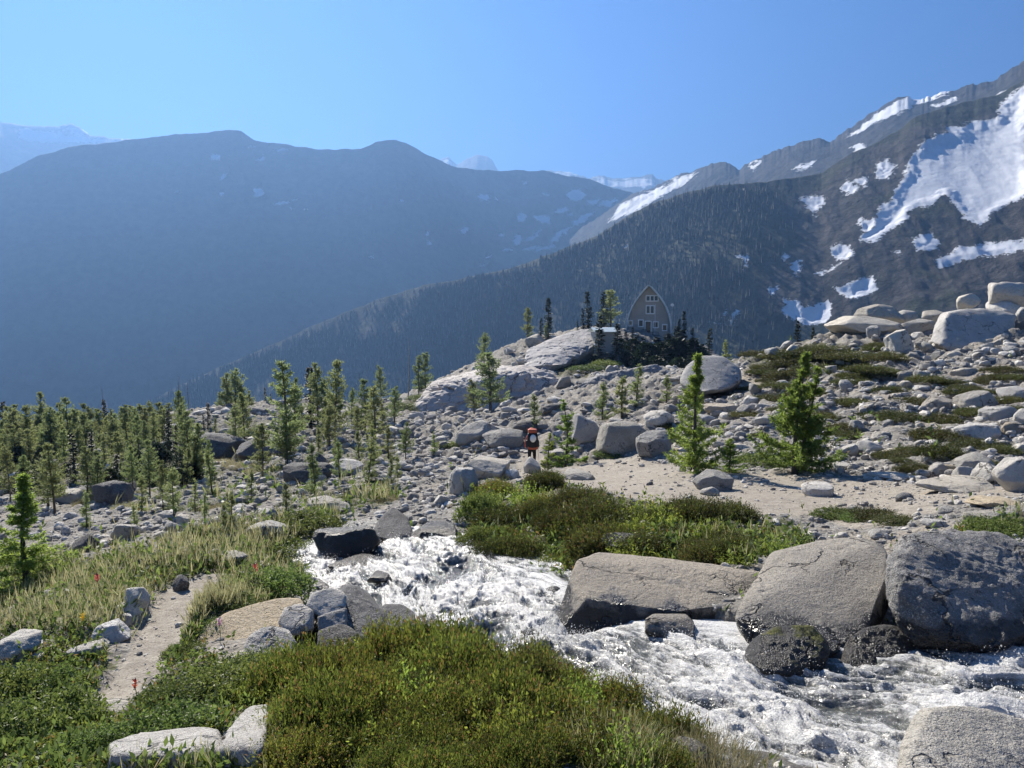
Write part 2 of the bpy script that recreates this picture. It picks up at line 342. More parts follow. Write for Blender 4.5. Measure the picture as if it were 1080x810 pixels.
# ------------------------------------------------------------------ mountains
def interp_pts(pts, x):
    pts = np.asarray(pts, float); return np.interp(x, pts[:, 0], pts[:, 1])
def mountain(name, crest, rc, base_r, base_z, px0, px1, npx, nt_, gul, seed, mat, label, snow=(), rock=(), prof=1.0, crest_n=2.0, back=1.4, jag=0, warp=1.):
    """crest: outline in survey directions; rc: distance of the crest; a slope from the crest down to the base and a far side behind"""
    px = np.linspace(px0, px1, npx); az = np.arctan((px - CX) / F)
    cy = interp_pts(crest, px)
    cy = cy + crest_n * fbm(np.stack([px / 16., 0 * px, 0 * px + seed], -1), 4, seed, gain=.6) + jag * fbm(np.stack([px / 5., 0 * px, 0 * px + seed], -1), 3, seed + 3, ridged=True)
    def soft_(a, wpx):
        k_ = max(3, int(wpx / (px[1] - px[0]))) | 1; ker = np.hanning(k_ + 2)[1:-1]; ker /= ker.sum(); return np.convolve(np.pad(a, k_ // 2, mode='edge'), ker, 'valid')
    r = soft_(interp_pts(rc, px), 160); Yc = r * np.cos(az)
    top = at(px, cy, Yc)
    br = soft_(interp_pts(base_r, px), 160) * np.cos(az); bz = soft_(interp_pts(base_z, px), 160)
    t = np.concatenate([np.linspace(0, 1, nt_), 1 + np.linspace(0, 1, 14)[1:]])
    tf = np.clip(t, 0, 1); tb = np.clip(t - 1, 0, 1)
    Y = br[:, None] + (Yc - br)[:, None] * tf[None] + Yc[:, None] * (back - 1) * tb[None]
    X = Y * np.tan(az)[:, None]
    hgt = (top[:, 2] - bz); hsm = soft_(hgt, 130)
    pf = np.where(tf < 1, tf ** prof, 1)
    Z = bz[:, None] + (hsm[:, None] + (hgt - hsm)[:, None] * sstep(.55, 1., tf)[None] ** 1.5) * pf[None] - (hgt[:, None] * 1.0) * tb[None]
    s = r.mean() / 8.
    q = np.stack([X / s, Y / s * .45, Z / s * .25 + seed * 3.1], -1)
    n = fbm(q, 5, seed, gain=.55, ridged=True) + .5 * fbm(q * 4.1, 4, seed + 5, gain=.6)
    fade = np.minimum(1, (1 - tf[None]) * 6) * np.where(tb[None] > 0, 0, 1)
    fade = fade + .12 * (1 - fade)*(tb[None] == 0)
    Z = Z + n * gul * hgt[:, None] * fade
    V = np.stack([X, Y, Z], -1)
    ppx, ppy = project(V)
    wx = fbm(V / (r.mean() * .012), 4, seed + 31, gain=.6) * 7 * warp; wy = fbm(V / (r.mean() * .012) + 50, 4, seed + 33, gain=.6) * 4.5 * warp; ppx = ppx + wx; ppy = ppy + wy
    me = new_mesh(name, V.reshape(-1, 3), grid_faces(npx, len(t))[:, ::-1], True, [mat])
    sn = np.full(X.shape, -30.)
    wob = np.stack([ppx / 9., ppy / 9., 0 * ppx], -1)
    for pl in snow:
        sn = np.maximum(sn, poly_sdf(ppx, ppy, pl))
    sn = np.where(tb[None] > 0, -30, sn)
    V = V.copy(); V[..., 2] -= n * gul * hgt[:, None] * fade * .7 * sstep(0, 14, sn); me.vertices.foreach_set('co', V.astype(np.float32).ravel()); me.update()
    attr(me, 'snow', np.clip(sn, -12, 12))
    rk = np.zeros(X.shape)
    for pl, so_, v in rock:
        rk = np.maximum(rk, v * sstep(-so_, so_, poly_sdf(ppx, ppy, pl)))
    attr(me, 'bare', rk)
    add(name, me, kind='structure', label=label)
    return V
def mount_mat(name, dark, light, rockc, rockd, sc, snowc=(.78,.8,.83), sharp=1.6, bumpd=8., wob=9.0):
    m = Nodes(name); P = m.pos(); v = m.scale(P, (sc, sc, sc))
    a = m.noise(1.0, v, 6, .6); b = m.noise(6.0, v, 6, .68); st = m.noise(3.0, m.scale(P, (sc * 1.6, sc * 1.6, sc * .35)), 5, .65)
    forest = m.mix(m.ramp(b, .35, .65), dark, light)
    rk = m.mix(m.ramp(st, .32, .66), rockd, rockc); rk = m.mix(m.ramp(b, .3, .7), m.mix(.45, rk, rockd), rk)
    bare = m.math('ADD', m.attr('bare'), m.math('MULTIPLY', m.math('SUBTRACT', a, .5), 1.5))
    c = m.mix(m.ramp(bare, .38, .58), forest, rk)
    sv = m.math('ADD', m.attr('snow'), m.math('MULTIPLY', m.math('SUBTRACT', m.noise(5.0, v, 7, .72), .5), wob))
    sv = m.math('ADD', sv, m.math('MULTIPLY', m.math('SUBTRACT', m.noise(26.0, v, 4, .7), .5), wob * 1.1)); sf = m.ramp(sv, -sharp * .4, sharp * .6)
    sc_ = m.mix(m.ramp(st, .3, .7), (snowc[0]*.86, snowc[1]*.87, snowc[2]*.89), snowc)
    c = m.mix(sf, c, sc_)
    bm_ = m.bump(m.math('MULTIPLY', m.math('ADD', b, m.math('MULTIPLY', st, .6)), m.math('SUBTRACT', 1., m.math('MULTIPLY', sf, .8))), .8, bumpd)
    return m.surf(m.pbsdf(c, .9, bm_, .1))
mt_forest = mount_mat('forested_mountain', (.016,.021,.015), (.034,.04,.028), (.075,.07,.064), (.035,.033,.03), 1 / 160., bumpd=10, wob=5.)
mt_ridge = mount_mat('near_ridge', (.018,.024,.014), (.05,.055,.035), (.085,.078,.074), (.03,.028,.027), 1 / 90., bumpd=6, wob=12.)
mt_rock = mount_mat('rocky_range', (.03,.029,.028), (.05,.048,.046), (.06,.057,.055), (.022,.021,.02), 1 / 170., bumpd=14, wob=5.)
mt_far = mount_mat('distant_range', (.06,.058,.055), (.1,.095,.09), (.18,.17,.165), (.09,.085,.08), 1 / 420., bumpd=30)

crestL = [(-260,250),(-60,214),(0,188),(20,180),(50,165),(90,155),(130,150),(190,142),(250,138),(262,139),(275,148),(300,152),(345,158),(385,158),(400,150),(420,148),(435,153),(455,165),(480,176),(500,180),(540,180),(570,180),(600,187),(620,189),(650,200),(700,215),(780,240)]
def blob(x, y, w, h, a=0, n=9, k=1):
    r_ = np.random.default_rng(int(x * 7 + y * 13 + k)); th = np.arange(n) / n * 2 * np.pi; rad = .75 + .5 * r_.random(n)
    X = np.cos(th) * rad * w / 2; Y = np.sin(th) * rad * h / 2; a = R(a)
    return [(x + u * math.cos(a) - v * math.sin(a), y + u * math.sin(a) + v * math.cos(a)) for u, v in zip(X, Y)]
snowL = [blob(*b) for b in [(229,166,12,5,-10),(264,154,8,3,0),(298,158,17,4,-14),(275,167,11,3,-35),(237,187,13,5,-45),(272,203,9,12,10),(234,204,5,6,0),(297,214,18,3,-10),(312,210,7,3,-15),(309,221,4,2,0),(323,221,5,2,0),(189,203,4,2,0),
  (422,211,4,3,0),(450,246,4,6,70),(454,256,4,7,60),(393,272,6,3,0),(491,243,6,9,70),(511,208,13,6,10),(525,209,4,6,0),(530,249,6,4,-30),(537,263,14,3,-10),(515,270,10,3,-25),(508,281,6,3,0),(551,230,8,10,60),(546,253,10,10,30),(573,231,18,9,10),(563,249,26,4,-30),(608,206,20,14,15),(592,222,18,6,-15),(601,226,6,3,0),(626,212,20,5,-10),(560,262,20,5,-15),(590,248,34,6,-40),(575,262,22,5,-20),(640,214,24,7,-15),(612,232,26,7,-35),(555,192,5,3,0),(575,205,8,3,10)]]
mountain('mountain', crestL, [(-260,3300),(0,3100),(420,2900),(560,3300),(780,3900)], [(-260,2150),(420,1950),(560,2300),(780,2800)], [(-260,-620),(420,-560),(600,-420),(780,-150)],
  -260, 780, 900, 260, .028, 21, mt_forest, 'long dark forested ridge across the valley with scattered snow patches', snowL, [([(480,170),(700,170),(700,330),(480,330),(520,250)], 40, .45),([(180,130),(480,150),(460,200),(200,190)], 16, .22)], prof=.95, warp=.75)

crestR = [(60,470),(140,432),(215,394),(300,358),(350,335),(400,316),(450,301),(500,292),(540,283),(590,264),(630,249),(660,228),(690,213),(725,202),(745,197),(775,193),(810,191),(860,183),(890,162),(915,150),(940,137),(955,123),(985,112),(1015,106),(1040,99),(1060,88),(1080,77),(1180,30),(1300,-10)]
snowR = [[(845,208),(858,206),(870,209),(868,218),(858,227),(850,218)],
 [(1085,85),(1060,105),(1052,125),(1030,128),(1000,135),(975,150),(962,160),(955,180),(940,210),(928,222),(905,255),(915,257),(950,238),(960,225),(985,215),(1000,205),(1015,230),(1035,240),(1050,225),(1085,205)],
 [(885,198),(895,191),(904,195),(902,205),(892,206)],[(903,190),(912,186),(918,190),(910,197)],[(925,172),(938,168),(945,176),(936,190),(925,188)],
 [(876,262),(885,256),(895,258),(902,268),(893,275),(880,275)],[(860,290),(870,284),(885,278),(890,270),(880,284),(868,291)],
 [(876,302),(895,300),(910,294),(922,290),(925,305),(915,310),(895,315),(885,309)],
 [(826,315),(842,316),(850,325),(862,320),(872,315),(878,332),(870,342),(850,343),(838,336),(826,331)],[(832,280),(842,275),(848,284),(840,292)],[(779,270),(790,269),(788,280),(783,283)],
 [(762,343),(775,328),(781,330),(772,345)],[(748,340),(760,335),(765,329),(757,340)],[(658,257),(662,256),(664,262),(660,262)],[(727,213),(731,213),(729,216)],[(826,267),(830,268),(829,273),(825,272)],
 [(985,275),(1010,262),(1040,258),(1085,250),(1085,262),(1050,270),(1020,275),(990,282)],[(960,250),(985,245),(990,262),(970,265)],[(906,228),(925,230),(918,246),(905,244)],[(940,268),(948,264),(950,270)],[(810,302),(820,300),(818,310),(812,312)],[(890,300),(896,298),(900,306)]]
RIDGE = mountain('mountain', crestR, [(60,1750),(400,1600),(560,1400),(760,1200),(940,1350),(1080,1500),(1300,1700)], [(60,1250),(400,1150),(560,980),(760,780),(1080,780),(1300,850)], [(60,-420),(400,-330),(560,-260),(760,-190),(1080,-130),(1300,-90)],
  60, 1300, 1000, 280, .038, 33, mt_ridge, 'dark steep ridge behind the hut with a glacier and snow patches', snowR,
  [([(880,150),(1100,60),(1300,60),(1300,420),(900,360),(760,350),(780,300)], 60, .62),([(330,345),(420,318),(560,285),(700,300),(700,400),(330,420)], 30, .30)], prof=.9)

crestB = [(600,250),(640,222),(662,207),(680,201),(700,190),(710,184),(735,178),(752,172),(762,171),(775,179),(790,168),(810,158),(840,150),(858,146),(868,151),(880,140),(900,125),(935,102),(945,100),(955,105),(985,96),(1000,92),(1030,85),(1055,68),(1080,56),(1180,20),(1300,0)]
snowB = [[(888,147),(905,135),(925,120),(945,108),(960,101),(985,96),(1004,90),(1000,98),(980,106),(960,113),(945,120),(925,130),(905,142)],[(1015,113),(1040,103),(1062,95),(1058,103),(1035,112),(1020,117)],[(980,113),(1005,102),(1010,104),(990,114)],
 [(655,215),(680,203),(700,196),(720,185),(735,182),(718,196),(695,208),(670,225),(640,235)],[(835,178),(848,173),(862,168),(856,176),(842,181)],[(895,157),(905,151),(912,152),(903,160)],[(790,175),(800,168),(803,172),(794,180)],[(700,190),(715,186),(712,190)]]
mountain('mountain', crestB, [(600,3000),(800,2400),(1300,2100)], [(600,2100),(800,1750),(1300,1650)], [(600,-60),(1080,250),(1300,250)],
  600, 1300, 640, 150, .06, 47, mt_rock, 'jagged dark rock range with bright snow bands rising behind the ridge', snowB, [([(600,0),(1310,0),(1310,400),(600,400)], 10, .7)], prof=.8, crest_n=2.5, jag=1.8)
crestD1 = [(-300,80),(-60,108),(0,120),(18,130),(40,132),(70,134),(88,130),(100,137),(106,142),(130,146),(160,146),(200,160),(320,200)]
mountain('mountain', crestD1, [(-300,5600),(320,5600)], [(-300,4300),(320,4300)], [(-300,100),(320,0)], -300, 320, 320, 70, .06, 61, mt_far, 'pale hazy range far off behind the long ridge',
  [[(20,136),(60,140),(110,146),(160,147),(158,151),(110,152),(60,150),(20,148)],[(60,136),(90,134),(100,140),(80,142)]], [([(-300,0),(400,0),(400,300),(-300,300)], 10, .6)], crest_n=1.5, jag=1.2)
crestD2 = [(400,215),(450,182),(462,168),(474,165),(484,174),(495,167),(503,164),(513,165),(520,170),(524,179),(545,190),(570,181),(590,180),(608,183),(618,188),(635,186),(650,189),(672,187),(684,184),(692,190),(720,196),(780,215)]
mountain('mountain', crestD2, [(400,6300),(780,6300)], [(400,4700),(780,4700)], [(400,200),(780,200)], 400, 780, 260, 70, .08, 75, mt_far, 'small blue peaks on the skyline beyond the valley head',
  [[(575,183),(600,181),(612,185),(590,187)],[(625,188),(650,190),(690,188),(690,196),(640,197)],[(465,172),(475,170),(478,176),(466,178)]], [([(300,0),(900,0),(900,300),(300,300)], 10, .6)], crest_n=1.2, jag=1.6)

# the air: one closed box round everything, thin and even
hb = Geo(); hb.box((0, 2600, 250), (14000, 13600, 2300)); hm = Nodes('haze_air')
vol = hm.n('VolumePrincipled', {'Color': (.16,.305,.60), 'Density': 2.2e-4, 'Anisotropy': .42}); hm.t.links.new(vol.outputs[0], hm.out.inputs['Volume'])
add('haze', hb.mesh('haze', [hm.m]), kind='stuff', label='thin blue haze filling the valley')
# ------------------------------------------------------------------ rock
def rock_mat(name, light, mid, dark, lichen=.35, wet=0., moss=0., wet_z=None, grain=1.0, rough=.88, obj=True):
    m = Nodes(name); P = m.pos()
    rnd = m.n('ObjectInfo').outputs['Random']
    big = m.noise(1.7 * grain, P, 6, .6); sm = m.noise(13 * grain, P, 6, .7); sp = m.noise(75 * grain, P, 3, .6)
    vo = m.n('TexVoronoi', {'Vector': P, 'Scale': 120 * grain}, feature='F1')
    c = m.mix(m.ramp(big, .3, .68), mid, light)
    c = m.mix(m.math('MULTIPLY', m.ramp(sm, .52, .72), .75), c, mid)
    c = m.mix(m.math('MULTIPLY', m.ramp(m.math('ADD', m.math('MULTIPLY', big, .5), m.math('MULTIPLY', sm, .6)), .58, .70), lichen * 2), c, dark)
    c = m.mix(m.math('MULTIPLY', m.ramp(sp, .5, .68), .5), c, dark)
    c = m.mix(m.math('MULTIPLY', m.ramp(m.n('SeparateColor', {'Color': vo.outputs['Color']}).outputs[0], .78, .9), .3), c, (.62,.6,.57))
    if obj:
        hv = m.n('HueSaturation', {'Color': c, 'Value': m.ramp(rnd, 0, 1, .78, 1.14), 'Saturation': m.ramp(m.math('FRACT', m.math('MULTIPLY', rnd, 7.3)), 0, 1, .7, 1.5)}); c = hv.outputs[0]
    ro = rough
    if wet_z is not None:
        z = m.n('SeparateXYZ', {'Vector': P}).outputs[2]
        wz = m.ramp(m.math('ADD', z, m.math('MULTIPLY', m.math('SUBTRACT', m.noise(3.2, P, 5, .65), .5), .55)), wet_z - .06, wet_z + .06, 1, 0)
        c = m.mix(m.math('MULTIPLY', wz, .9), c, (.022,.02,.018)); ro = m.math('SUBTRACT', rough, m.math('MULTIPLY', wz, rough - .2))
    if wet:
        wv = m.ramp(m.noise(2.4, P, 5, .6), .62 - .45 * wet, .72 - .4 * wet)
        c = m.mix(m.math('MULTIPLY', wv, .85), c, (.026,.023,.02)); ro = m.math('SUBTRACT', rough, m.math('MULTIPLY', wv, rough - .36))
    wv_ = m.n('VectorMath', operation='ADD'); m.set(wv_.inputs[0], P); m.set(wv_.inputs[1], m.scale(m.noise(2.2 * grain, P, 4, .6, out='Color'), (.7 / grain, .7 / grain, .7 / grain)))
    ce = m.n('TexVoronoi', {'Vector': wv_.outputs[0], 'Scale': 1.15 * grain}, feature='DISTANCE_TO_EDGE').outputs['Distance']
    ck_ = m.math('MULTIPLY', m.ramp(ce, .004, .022, 1, 0), m.ramp(m.noise(1.3 * grain, P, 2), .46, .6))
    c = m.mix(m.math('MULTIPLY', ck_, .75), c, (.03,.028,.025))
    pit = m.ramp(m.noise(30 * grain, P, 3, .6), .3, .45)
    hh = m.math('ADD', m.math('MULTIPLY', sm, .42), m.math('ADD', m.math('MULTIPLY', sp, .22), m.math('MULTIPLY', big, .5)))
    hh = m.math('ADD', hh, m.math('SUBTRACT', m.math('MULTIPLY', pit, .12), m.math('MULTIPLY', ck_, .6)))
    b = m.bump(hh, 1.0, .09)
    if moss:
        nz = m.n('SeparateXYZ', {'Vector': m.n('NewGeometry').outputs['Normal']}).outputs[2]
        mv = m.ramp(m.math('ADD', m.math('MULTIPLY', nz, .6), m.math('SUBTRACT', m.noise(2.0, P, 4, .6), .5)), .75 - moss * .5, .85 - moss * .5)
        mc = m.mix(m.ramp(m.noise(40, P, 3, .7), .35, .65), (.028,.034,.006), (.15,.15,.03))
        c = m.mix(mv, c, mc); ro = m.math('ADD', ro, m.math('MULTIPLY', mv, .5)); 
    return m.surf(m.pbsdf(c, ro, b, .4))
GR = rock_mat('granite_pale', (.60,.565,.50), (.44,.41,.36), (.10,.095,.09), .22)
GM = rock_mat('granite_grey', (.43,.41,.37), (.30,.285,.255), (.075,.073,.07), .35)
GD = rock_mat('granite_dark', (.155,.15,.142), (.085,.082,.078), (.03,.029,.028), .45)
GT = rock_mat('granite_tan', (.48,.42,.33), (.34,.295,.23), (.11,.10,.085), .2)
GW = rock_mat('granite_wet', (.12,.112,.10), (.055,.05,.045), (.02,.018,.016), .4, wet=.85, rough=.8)
GMOSS = rock_mat('granite_mossy', (.10,.095,.085), (.05,.048,.043), (.02,.018,.016), .4, wet=.8, moss=.42, rough=.8)
GSLAB = rock_mat('granite_slab', (.40,.355,.29), (.29,.26,.22), (.08,.072,.062), .2, wet_z=-2.95)
GTW = rock_mat('granite_tan_wet', (.50,.44,.345), (.37,.325,.26), (.11,.10,.085), .2, wet_z=-2.74)
GDW = rock_mat('granite_dark_wet', (.27,.262,.25), (.14,.137,.13), (.04,.039,.037), .5, wet_z=-2.60)
CLIFF = rock_mat('cliff_granite', (.46,.43,.40), (.33,.30,.275), (.11,.105,.10), .35, grain=.12)
CLIFFD = rock_mat('cliff_granite_dark', (.27,.265,.26), (.18,.175,.17), (.08,.078,.075), .4, grain=.12)

def _softpoly(d, nrm, off, k):
    q = np.maximum(d @ nrm.T, 0) / off[None]
    return 1.0 / ((q ** k).sum(1) ** (1.0 / k) + 1e-9)
def chip(v, r_, n, lo, hi):
    # broken-off flats: cut the lump by random planes just under its skin
    for _ in range(n):
        d = unit(r_.normal(size=3)); s = v @ d; o = s.max() * r_.uniform(lo, hi); v = v - np.maximum(s - o, 0)[:, None] * d * r_.uniform(.75, .98)
    return v
def rock_shape(seed, sub=3, k=26, nplanes=15, amp=.06, freq=2.2):
    r_ = np.random.default_rng(seed); d, f = ico(sub)
    n = unit(r_.normal(size=(nplanes, 3)) * np.array([1, 1, .9])); o = .66 + .34 * r_.random(nplanes)
    n = np.concatenate([n, [[0,0,1],[0,0,-1],[1,0,0],[-1,0,0],[0,1,0],[0,-1,0]]]); o = np.concatenate([o, .95 * np.ones(6)])
    rad = _softpoly(d, n, o, k); v = d * rad[:, None]
    v = v * (1 + amp * fbm(v * freq + seed * 3.7, 5, seed, gain=.55) + amp * .6 * fbm(v * freq * .6 + seed, 3, seed + 4, ridged=True))[:, None]
    v = chip(v, r_, 16, .74, .97)
    v = v * (1 + .035 * fbm(v * 6 + seed, 4, seed + 8, gain=.6))[:, None]
    lo, hi = v.min(0), v.max(0); v = (v - (lo + hi) / 2) / (hi - lo) * 2
    return v, f
def hull_rock(corners, sub=5, k=22, amp=.03, freq=2.5, seed=1, cracks=.0, chips=14, rough=.014):
    """angular rock whose faces run between the given corner points"""
    c = np.asarray(corners, float); lo, hi = c.min(0), c.max(0); cen = (lo + hi) / 2; dim = (hi - lo) / 2
    q = (c - cen) / dim
    bm = bmesh.new()
    for p in q: bm.verts.new(p)
    bmesh.ops.convex_hull(bm, input=list(bm.verts)); bm.normal_update()
    nr, of = [], []
    cq = q.mean(0)
    for f_ in bm.faces:
        nn = np.array(f_.normal[:]); p0 = np.array(f_.verts[0].co[:]); oo = float(nn @ (p0 - cq))
        if oo < 0: nn, oo = -nn, -oo
        if oo < .02 or any(abs(nn @ m_) > .995 and abs(oo - o2) < .03 for m_, o2 in zip(nr, of)): continue
        nr.append(nn); of.append(oo)
    bm.free()
    nr, of = np.array(nr), np.array(of); d, f = ico(sub)
    rad = _softpoly(d, nr, of, k); v = d * rad[:, None]
    w_ = v * dim / dim.mean()
    disp = amp * fbm(w_ * freq + seed * 2.3, 6, seed, gain=.55) + amp * .8 * fbm(w_ * freq * .7 + seed, 4, seed + 7, ridged=True)
    if cracks: disp -= cracks * sstep(.72, .95, fbm(w_ * np.array([1.2, 1.2, 3.0]) + seed, 3, seed + 9, ridged=True))
    v = v * (1 + disp)[:, None]; r2 = np.random.default_rng(seed)
    if chips: v = chip(w_ * (1 + disp)[:, None], r2, chips, .88, .985) / (dim / dim.mean())
    v = v * (1 + rough * fbm(w_ * 8 + seed, 4, seed + 8, gain=.6, ridged=True) + rough * .6 * fbm(w_ * 17, 3, seed + 18))[:, None]
    return (v + cq) * dim + cen, f
def rock_obj(v, f, mat, label, group=None, cat='rock', name='boulder', smooth=True):
    v = np.asarray(v); base = np.array([v[:, 0].mean(), v[:, 1].mean(), v[:, 2].min()])
    return add(name, new_mesh(name, v - base, f, smooth, [mat]), label=label, cat=cat, group=group, loc=base)
def P3(*pts): return np.array([at(*p) for p in pts])
def deep(pts, back, down=0.):
    """the same corners again farther back along the ground"""
    p = np.asarray(pts); return np.concatenate([p, p + np.array([0, back, down])])

# --- the big rocks round the stream, corner by corner
heroes = []
def hero(corn, mat, label, **kw):
    v, f = hull_rock(corn, **{**dict(sub=6, seed=len(heroes) + 3), **kw}); heroes.append(rock_obj(v, f, mat, label))
slab = np.concatenate([P3((608,590,8.5),(625,581,9.0),(700,588,8.9),(806,603,8.3),(599,627,7.75),(742,650,7.35),(800,655,7.5),(572,690,7.55),(600,684,7.5),(660,676,7.7),(800,664,7.8)), P3((650,600,9.6),(800,608,9.2),(640,640,9.6),(800,640,9.2))])
hero(slab, GSLAB, 'long flat-topped granite slab with a black wet face above the stream', k=44, amp=.022, freq=3.0, cracks=.05, sub=7, rough=.008)
tan_ = np.concatenate([P3((806,598,7.7),(846,574,8.1),(890,567,8.2),(934,568,8.0),(936,640,6.9),(925,662,6.7),(880,690,6.35),(845,697,6.3),(790,692,6.4),(776,672,6.6),(778,640,6.8)), P3((820,600,8.8),(930,580,8.9),(930,660,8.4),(800,670,8.2))])
hero(tan_, GTW, 'broad tan granite boulder with a smooth sunlit face beside the stream', k=34, amp=.03, freq=2.2, cracks=.05, sub=7, rough=.007)
dk = np.concatenate([P3((930,600,6.6),(928,585,6.8),(950,565,7.1),(985,556,7.4),(1040,557,7.4),(1085,575,7.2),(1125,610,7.0),(1130,660,6.7),(1085,694,6.1),(1040,697,5.9),(990,690,5.95),(950,665,6.2)), P3((960,590,8.4),(1100,590,8.6),(1110,680,8.0),(960,680,8.0))])
hero(dk, GDW, 'huge rounded dark grey boulder with rough lichen-pitted surface', k=14, amp=.085, freq=4.2, chips=30, rough=.022, sub=7)
br = np.concatenate([P3((945,790,4.1),(972,745,4.35),(1000,742,4.4),(1060,752,4.4),(1110,775,4.3),(1120,840,3.9),(1000,850,3.6),(940,850,3.65),(948,820,3.8)), P3((975,760,5.0),(1100,775,5.0),(1100,850,4.6),(970,850,4.6))])
hero(br, GM, 'speckled grey boulder at the stream edge, cut off by the picture corner', k=18, amp=.05, freq=2.6, sub=7, rough=.014)
mb = np.concatenate([P3((780,690,6.15),(800,668,6.25),(830,656,6.35),(860,660,6.35),(876,682,6.2),(868,705,6.0),(830,716,5.85),(795,708,5.9)), P3((800,675,6.8),(870,680,6.8),(860,720,6.6),(800,720,6.6))])
hero(mb, GMOSS, 'black wet boulder with bright moss in front of the tan boulder', k=12, amp=.06, freq=3.5)
wr = np.concatenate([P3((884,690,6.3),(905,662,6.45),(940,655,6.5),(966,672,6.45),(965,706,6.2),(915,722,6.0),(886,712,6.05)), P3((900,675,7.0),(960,675,7.0),(960,715,6.8),(890,715,6.8))])
hero(wr, GW, 'black wet rock wedged between the tan and dark grey boulders', k=12, amp=.07, freq=3.6)
bx = np.concatenate([P3((680,652,7.0),(690,647,7.15),(724,647,7.15),(732,654,7.0),(733,672,6.85),(700,676,6.85),(680,668,6.9)), P3((685,655,7.5),(730,655,7.5),(730,675,7.4),(685,675,7.4))])
hero(bx, GSLAB, 'small boxy rock lodged under the long slab in the water', k=26, amp=.03, sub=5)
lb = np.concatenate([P3((197,690,7.0),(205,668,7.3),(240,645,7.7),(300,629,8.1),(320,632,8.1),(318,660,7.6),(262,690,7.0),(255,705,6.8),(215,705,6.8)), P3((230,660,8.3),(310,645,8.7),(320,690,8.2),(230,700,7.8))])
hero(lb * 0.95, GT, 'sloping tan rock slab behind the shrubs beside the trail', k=24, amp=.03)
lr = np.concatenate([P3((252,690,6.7),(262,668,6.9),(285,658,7.0),(306,662,7.0),(316,680,6.85),(314,704,6.6),(280,712,6.5),(254,706,6.55)), P3((265,680,7.5),(312,680,7.5),(312,712,7.3),(260,712,7.3))])
hero(lr * 0.95, GM, 'rough light grey boulder leaning on the sloping tan slab', k=14, amp=.05, freq=3.2)
lc = np.concatenate([P3((322,640,7.6),(328,625,7.75),(350,619,7.85),(366,624,7.8),(364,645,7.6),(340,652,7.5)), P3((330,632,8.2),(362,632,8.2),(362,655,8.1),(330,655,8.1))])
hero(lc * 0.96, GR, 'pale angular block topmost in the pile by the stream', k=26, amp=.03, sub=5)
ll = np.concatenate([P3((292,656,7.3),(300,640,7.5),(318,636,7.6),(331,644,7.5),(331,664,7.3),(308,672,7.2)), P3((300,650,8.0),(330,650,8.0),(330,672,7.9),(300,672,7.9))])
hero(ll * 0.96, GR, 'pale squarish block between the topmost block and the rough boulder', k=22, amp=.035, sub=5)
lk = np.concatenate([P3((334,650,7.4),(366,640,7.6),(366,660,7.4),(350,668,7.3),(336,664,7.3)), P3((340,650,7.9),(366,650,7.9),(366,675,7.8),(340,675,7.8))])
hero(lk * 0.96, GM, 'grey wedge rock directly under the topmost pale block', k=22, amp=.035, sub=5)
ld = np.concatenate([P3((350,625,8.0),(366,614,8.4),(386,622,8.4),(408,650,8.0),(412,680,7.6),(380,690,7.2),(348,684,7.2)), P3((360,630,9.0),(400,640,9.0),(410,690,8.6),(350,690,8.6))])
hero(ld * 0.96, GD, 'tall dark wet rock at the streamside pile', k=14, amp=.05)
le = np.concatenate([P3((335,665,7.1),(360,656,7.3),(383,672,7.2),(382,692,6.9),(350,696,6.8),(334,688,6.9)), P3((340,670,7.8),(380,670,7.8),(380,695,7.6),(340,695,7.6))])
hero(le * 0.96, GD, 'shaded grey block at the foot of the streamside pile', k=18, amp=.04, sub=5)
lf = np.concatenate([P3((392,645,8.1),(405,636,8.3),(425,637,8.3),(438,648,8.1),(440,675,7.7),(415,684,7.5),(394,678,7.6)), P3((400,645,8.8),(436,645,8.8),(436,685,8.6),(396,685,8.6))])
hero(lf * 0.96, GD, 'dark rounded rock with a grey top at the water edge', k=14, amp=.045, sub=5)
mo = np.concatenate([P3((436,660,7.9),(450,653,8.1),(470,654,8.1),(512,664,7.8),(511,678,7.6),(480,686,7.4),(440,686,7.45)), P3((445,660,8.6),(508,668,8.5),(508,690,8.3),(440,690,8.3))])
hero(mo, GMOSS, 'low black wet rock with a patch of yellow moss', k=18, amp=.05, sub=5)
fl = np.concatenate([P3((430,690,7.25),(460,682,7.4),(520,682,7.2),(549,694,7.0),(545,712,6.6),(480,716,6.6),(432,706,6.9)), P3((440,690,7.7),(540,690,7.6),(540,720,7.4),(440,720,7.4))])
hero(fl, GT, 'low tan rock half awash behind the heather', k=14, amp=.04, sub=5)
bk = np.concatenate([P3((329,588,14.0),(338,566,14.6),(362,546,15.2),(392,544,15.2),(402,562,14.6),(392,590,13.6),(350,597,13.4)), P3((345,560,16.5),(395,555,16.5),(395,600,16),(340,600,16))])
bp = np.concatenate([P3((390,565,14.6),(402,545,15.2),(414,534,15.6),(430,545,15.2),(437,566,14.6),(415,572,14.2)), P3((402,548,16.5),(430,552,16.5),(435,572,16.2),(395,572,16.2))])
hero(bp * 0.88, GD, 'pointed black rock beside the head of the rapids', k=24, amp=.05, sub=5)
bf = np.concatenate([P3((352,594,12.6),(380,584,13.0),(402,583,13.0),(400,592,12.5),(360,604,12.0)), P3((365,590,13.6),(400,588,13.6),(400,604,13.4),(355,604,13.4))])
def ground_slab(pts, thick, lift):
    p = np.array([cast1(*q_, 4.) for q_ in pts]); t = p * .975 + np.array([0, 0, lift]); return np.concatenate([t, t * .99 - np.array([0, 0, thick])])
hero(ground_slab([(232,806),(240,785),(262,757),(284,752),(282,775),(274,812)], .3, .08), GR, 'rough pale bedrock slab among the shrubs at the picture bottom', k=26, amp=.05, sub=5)
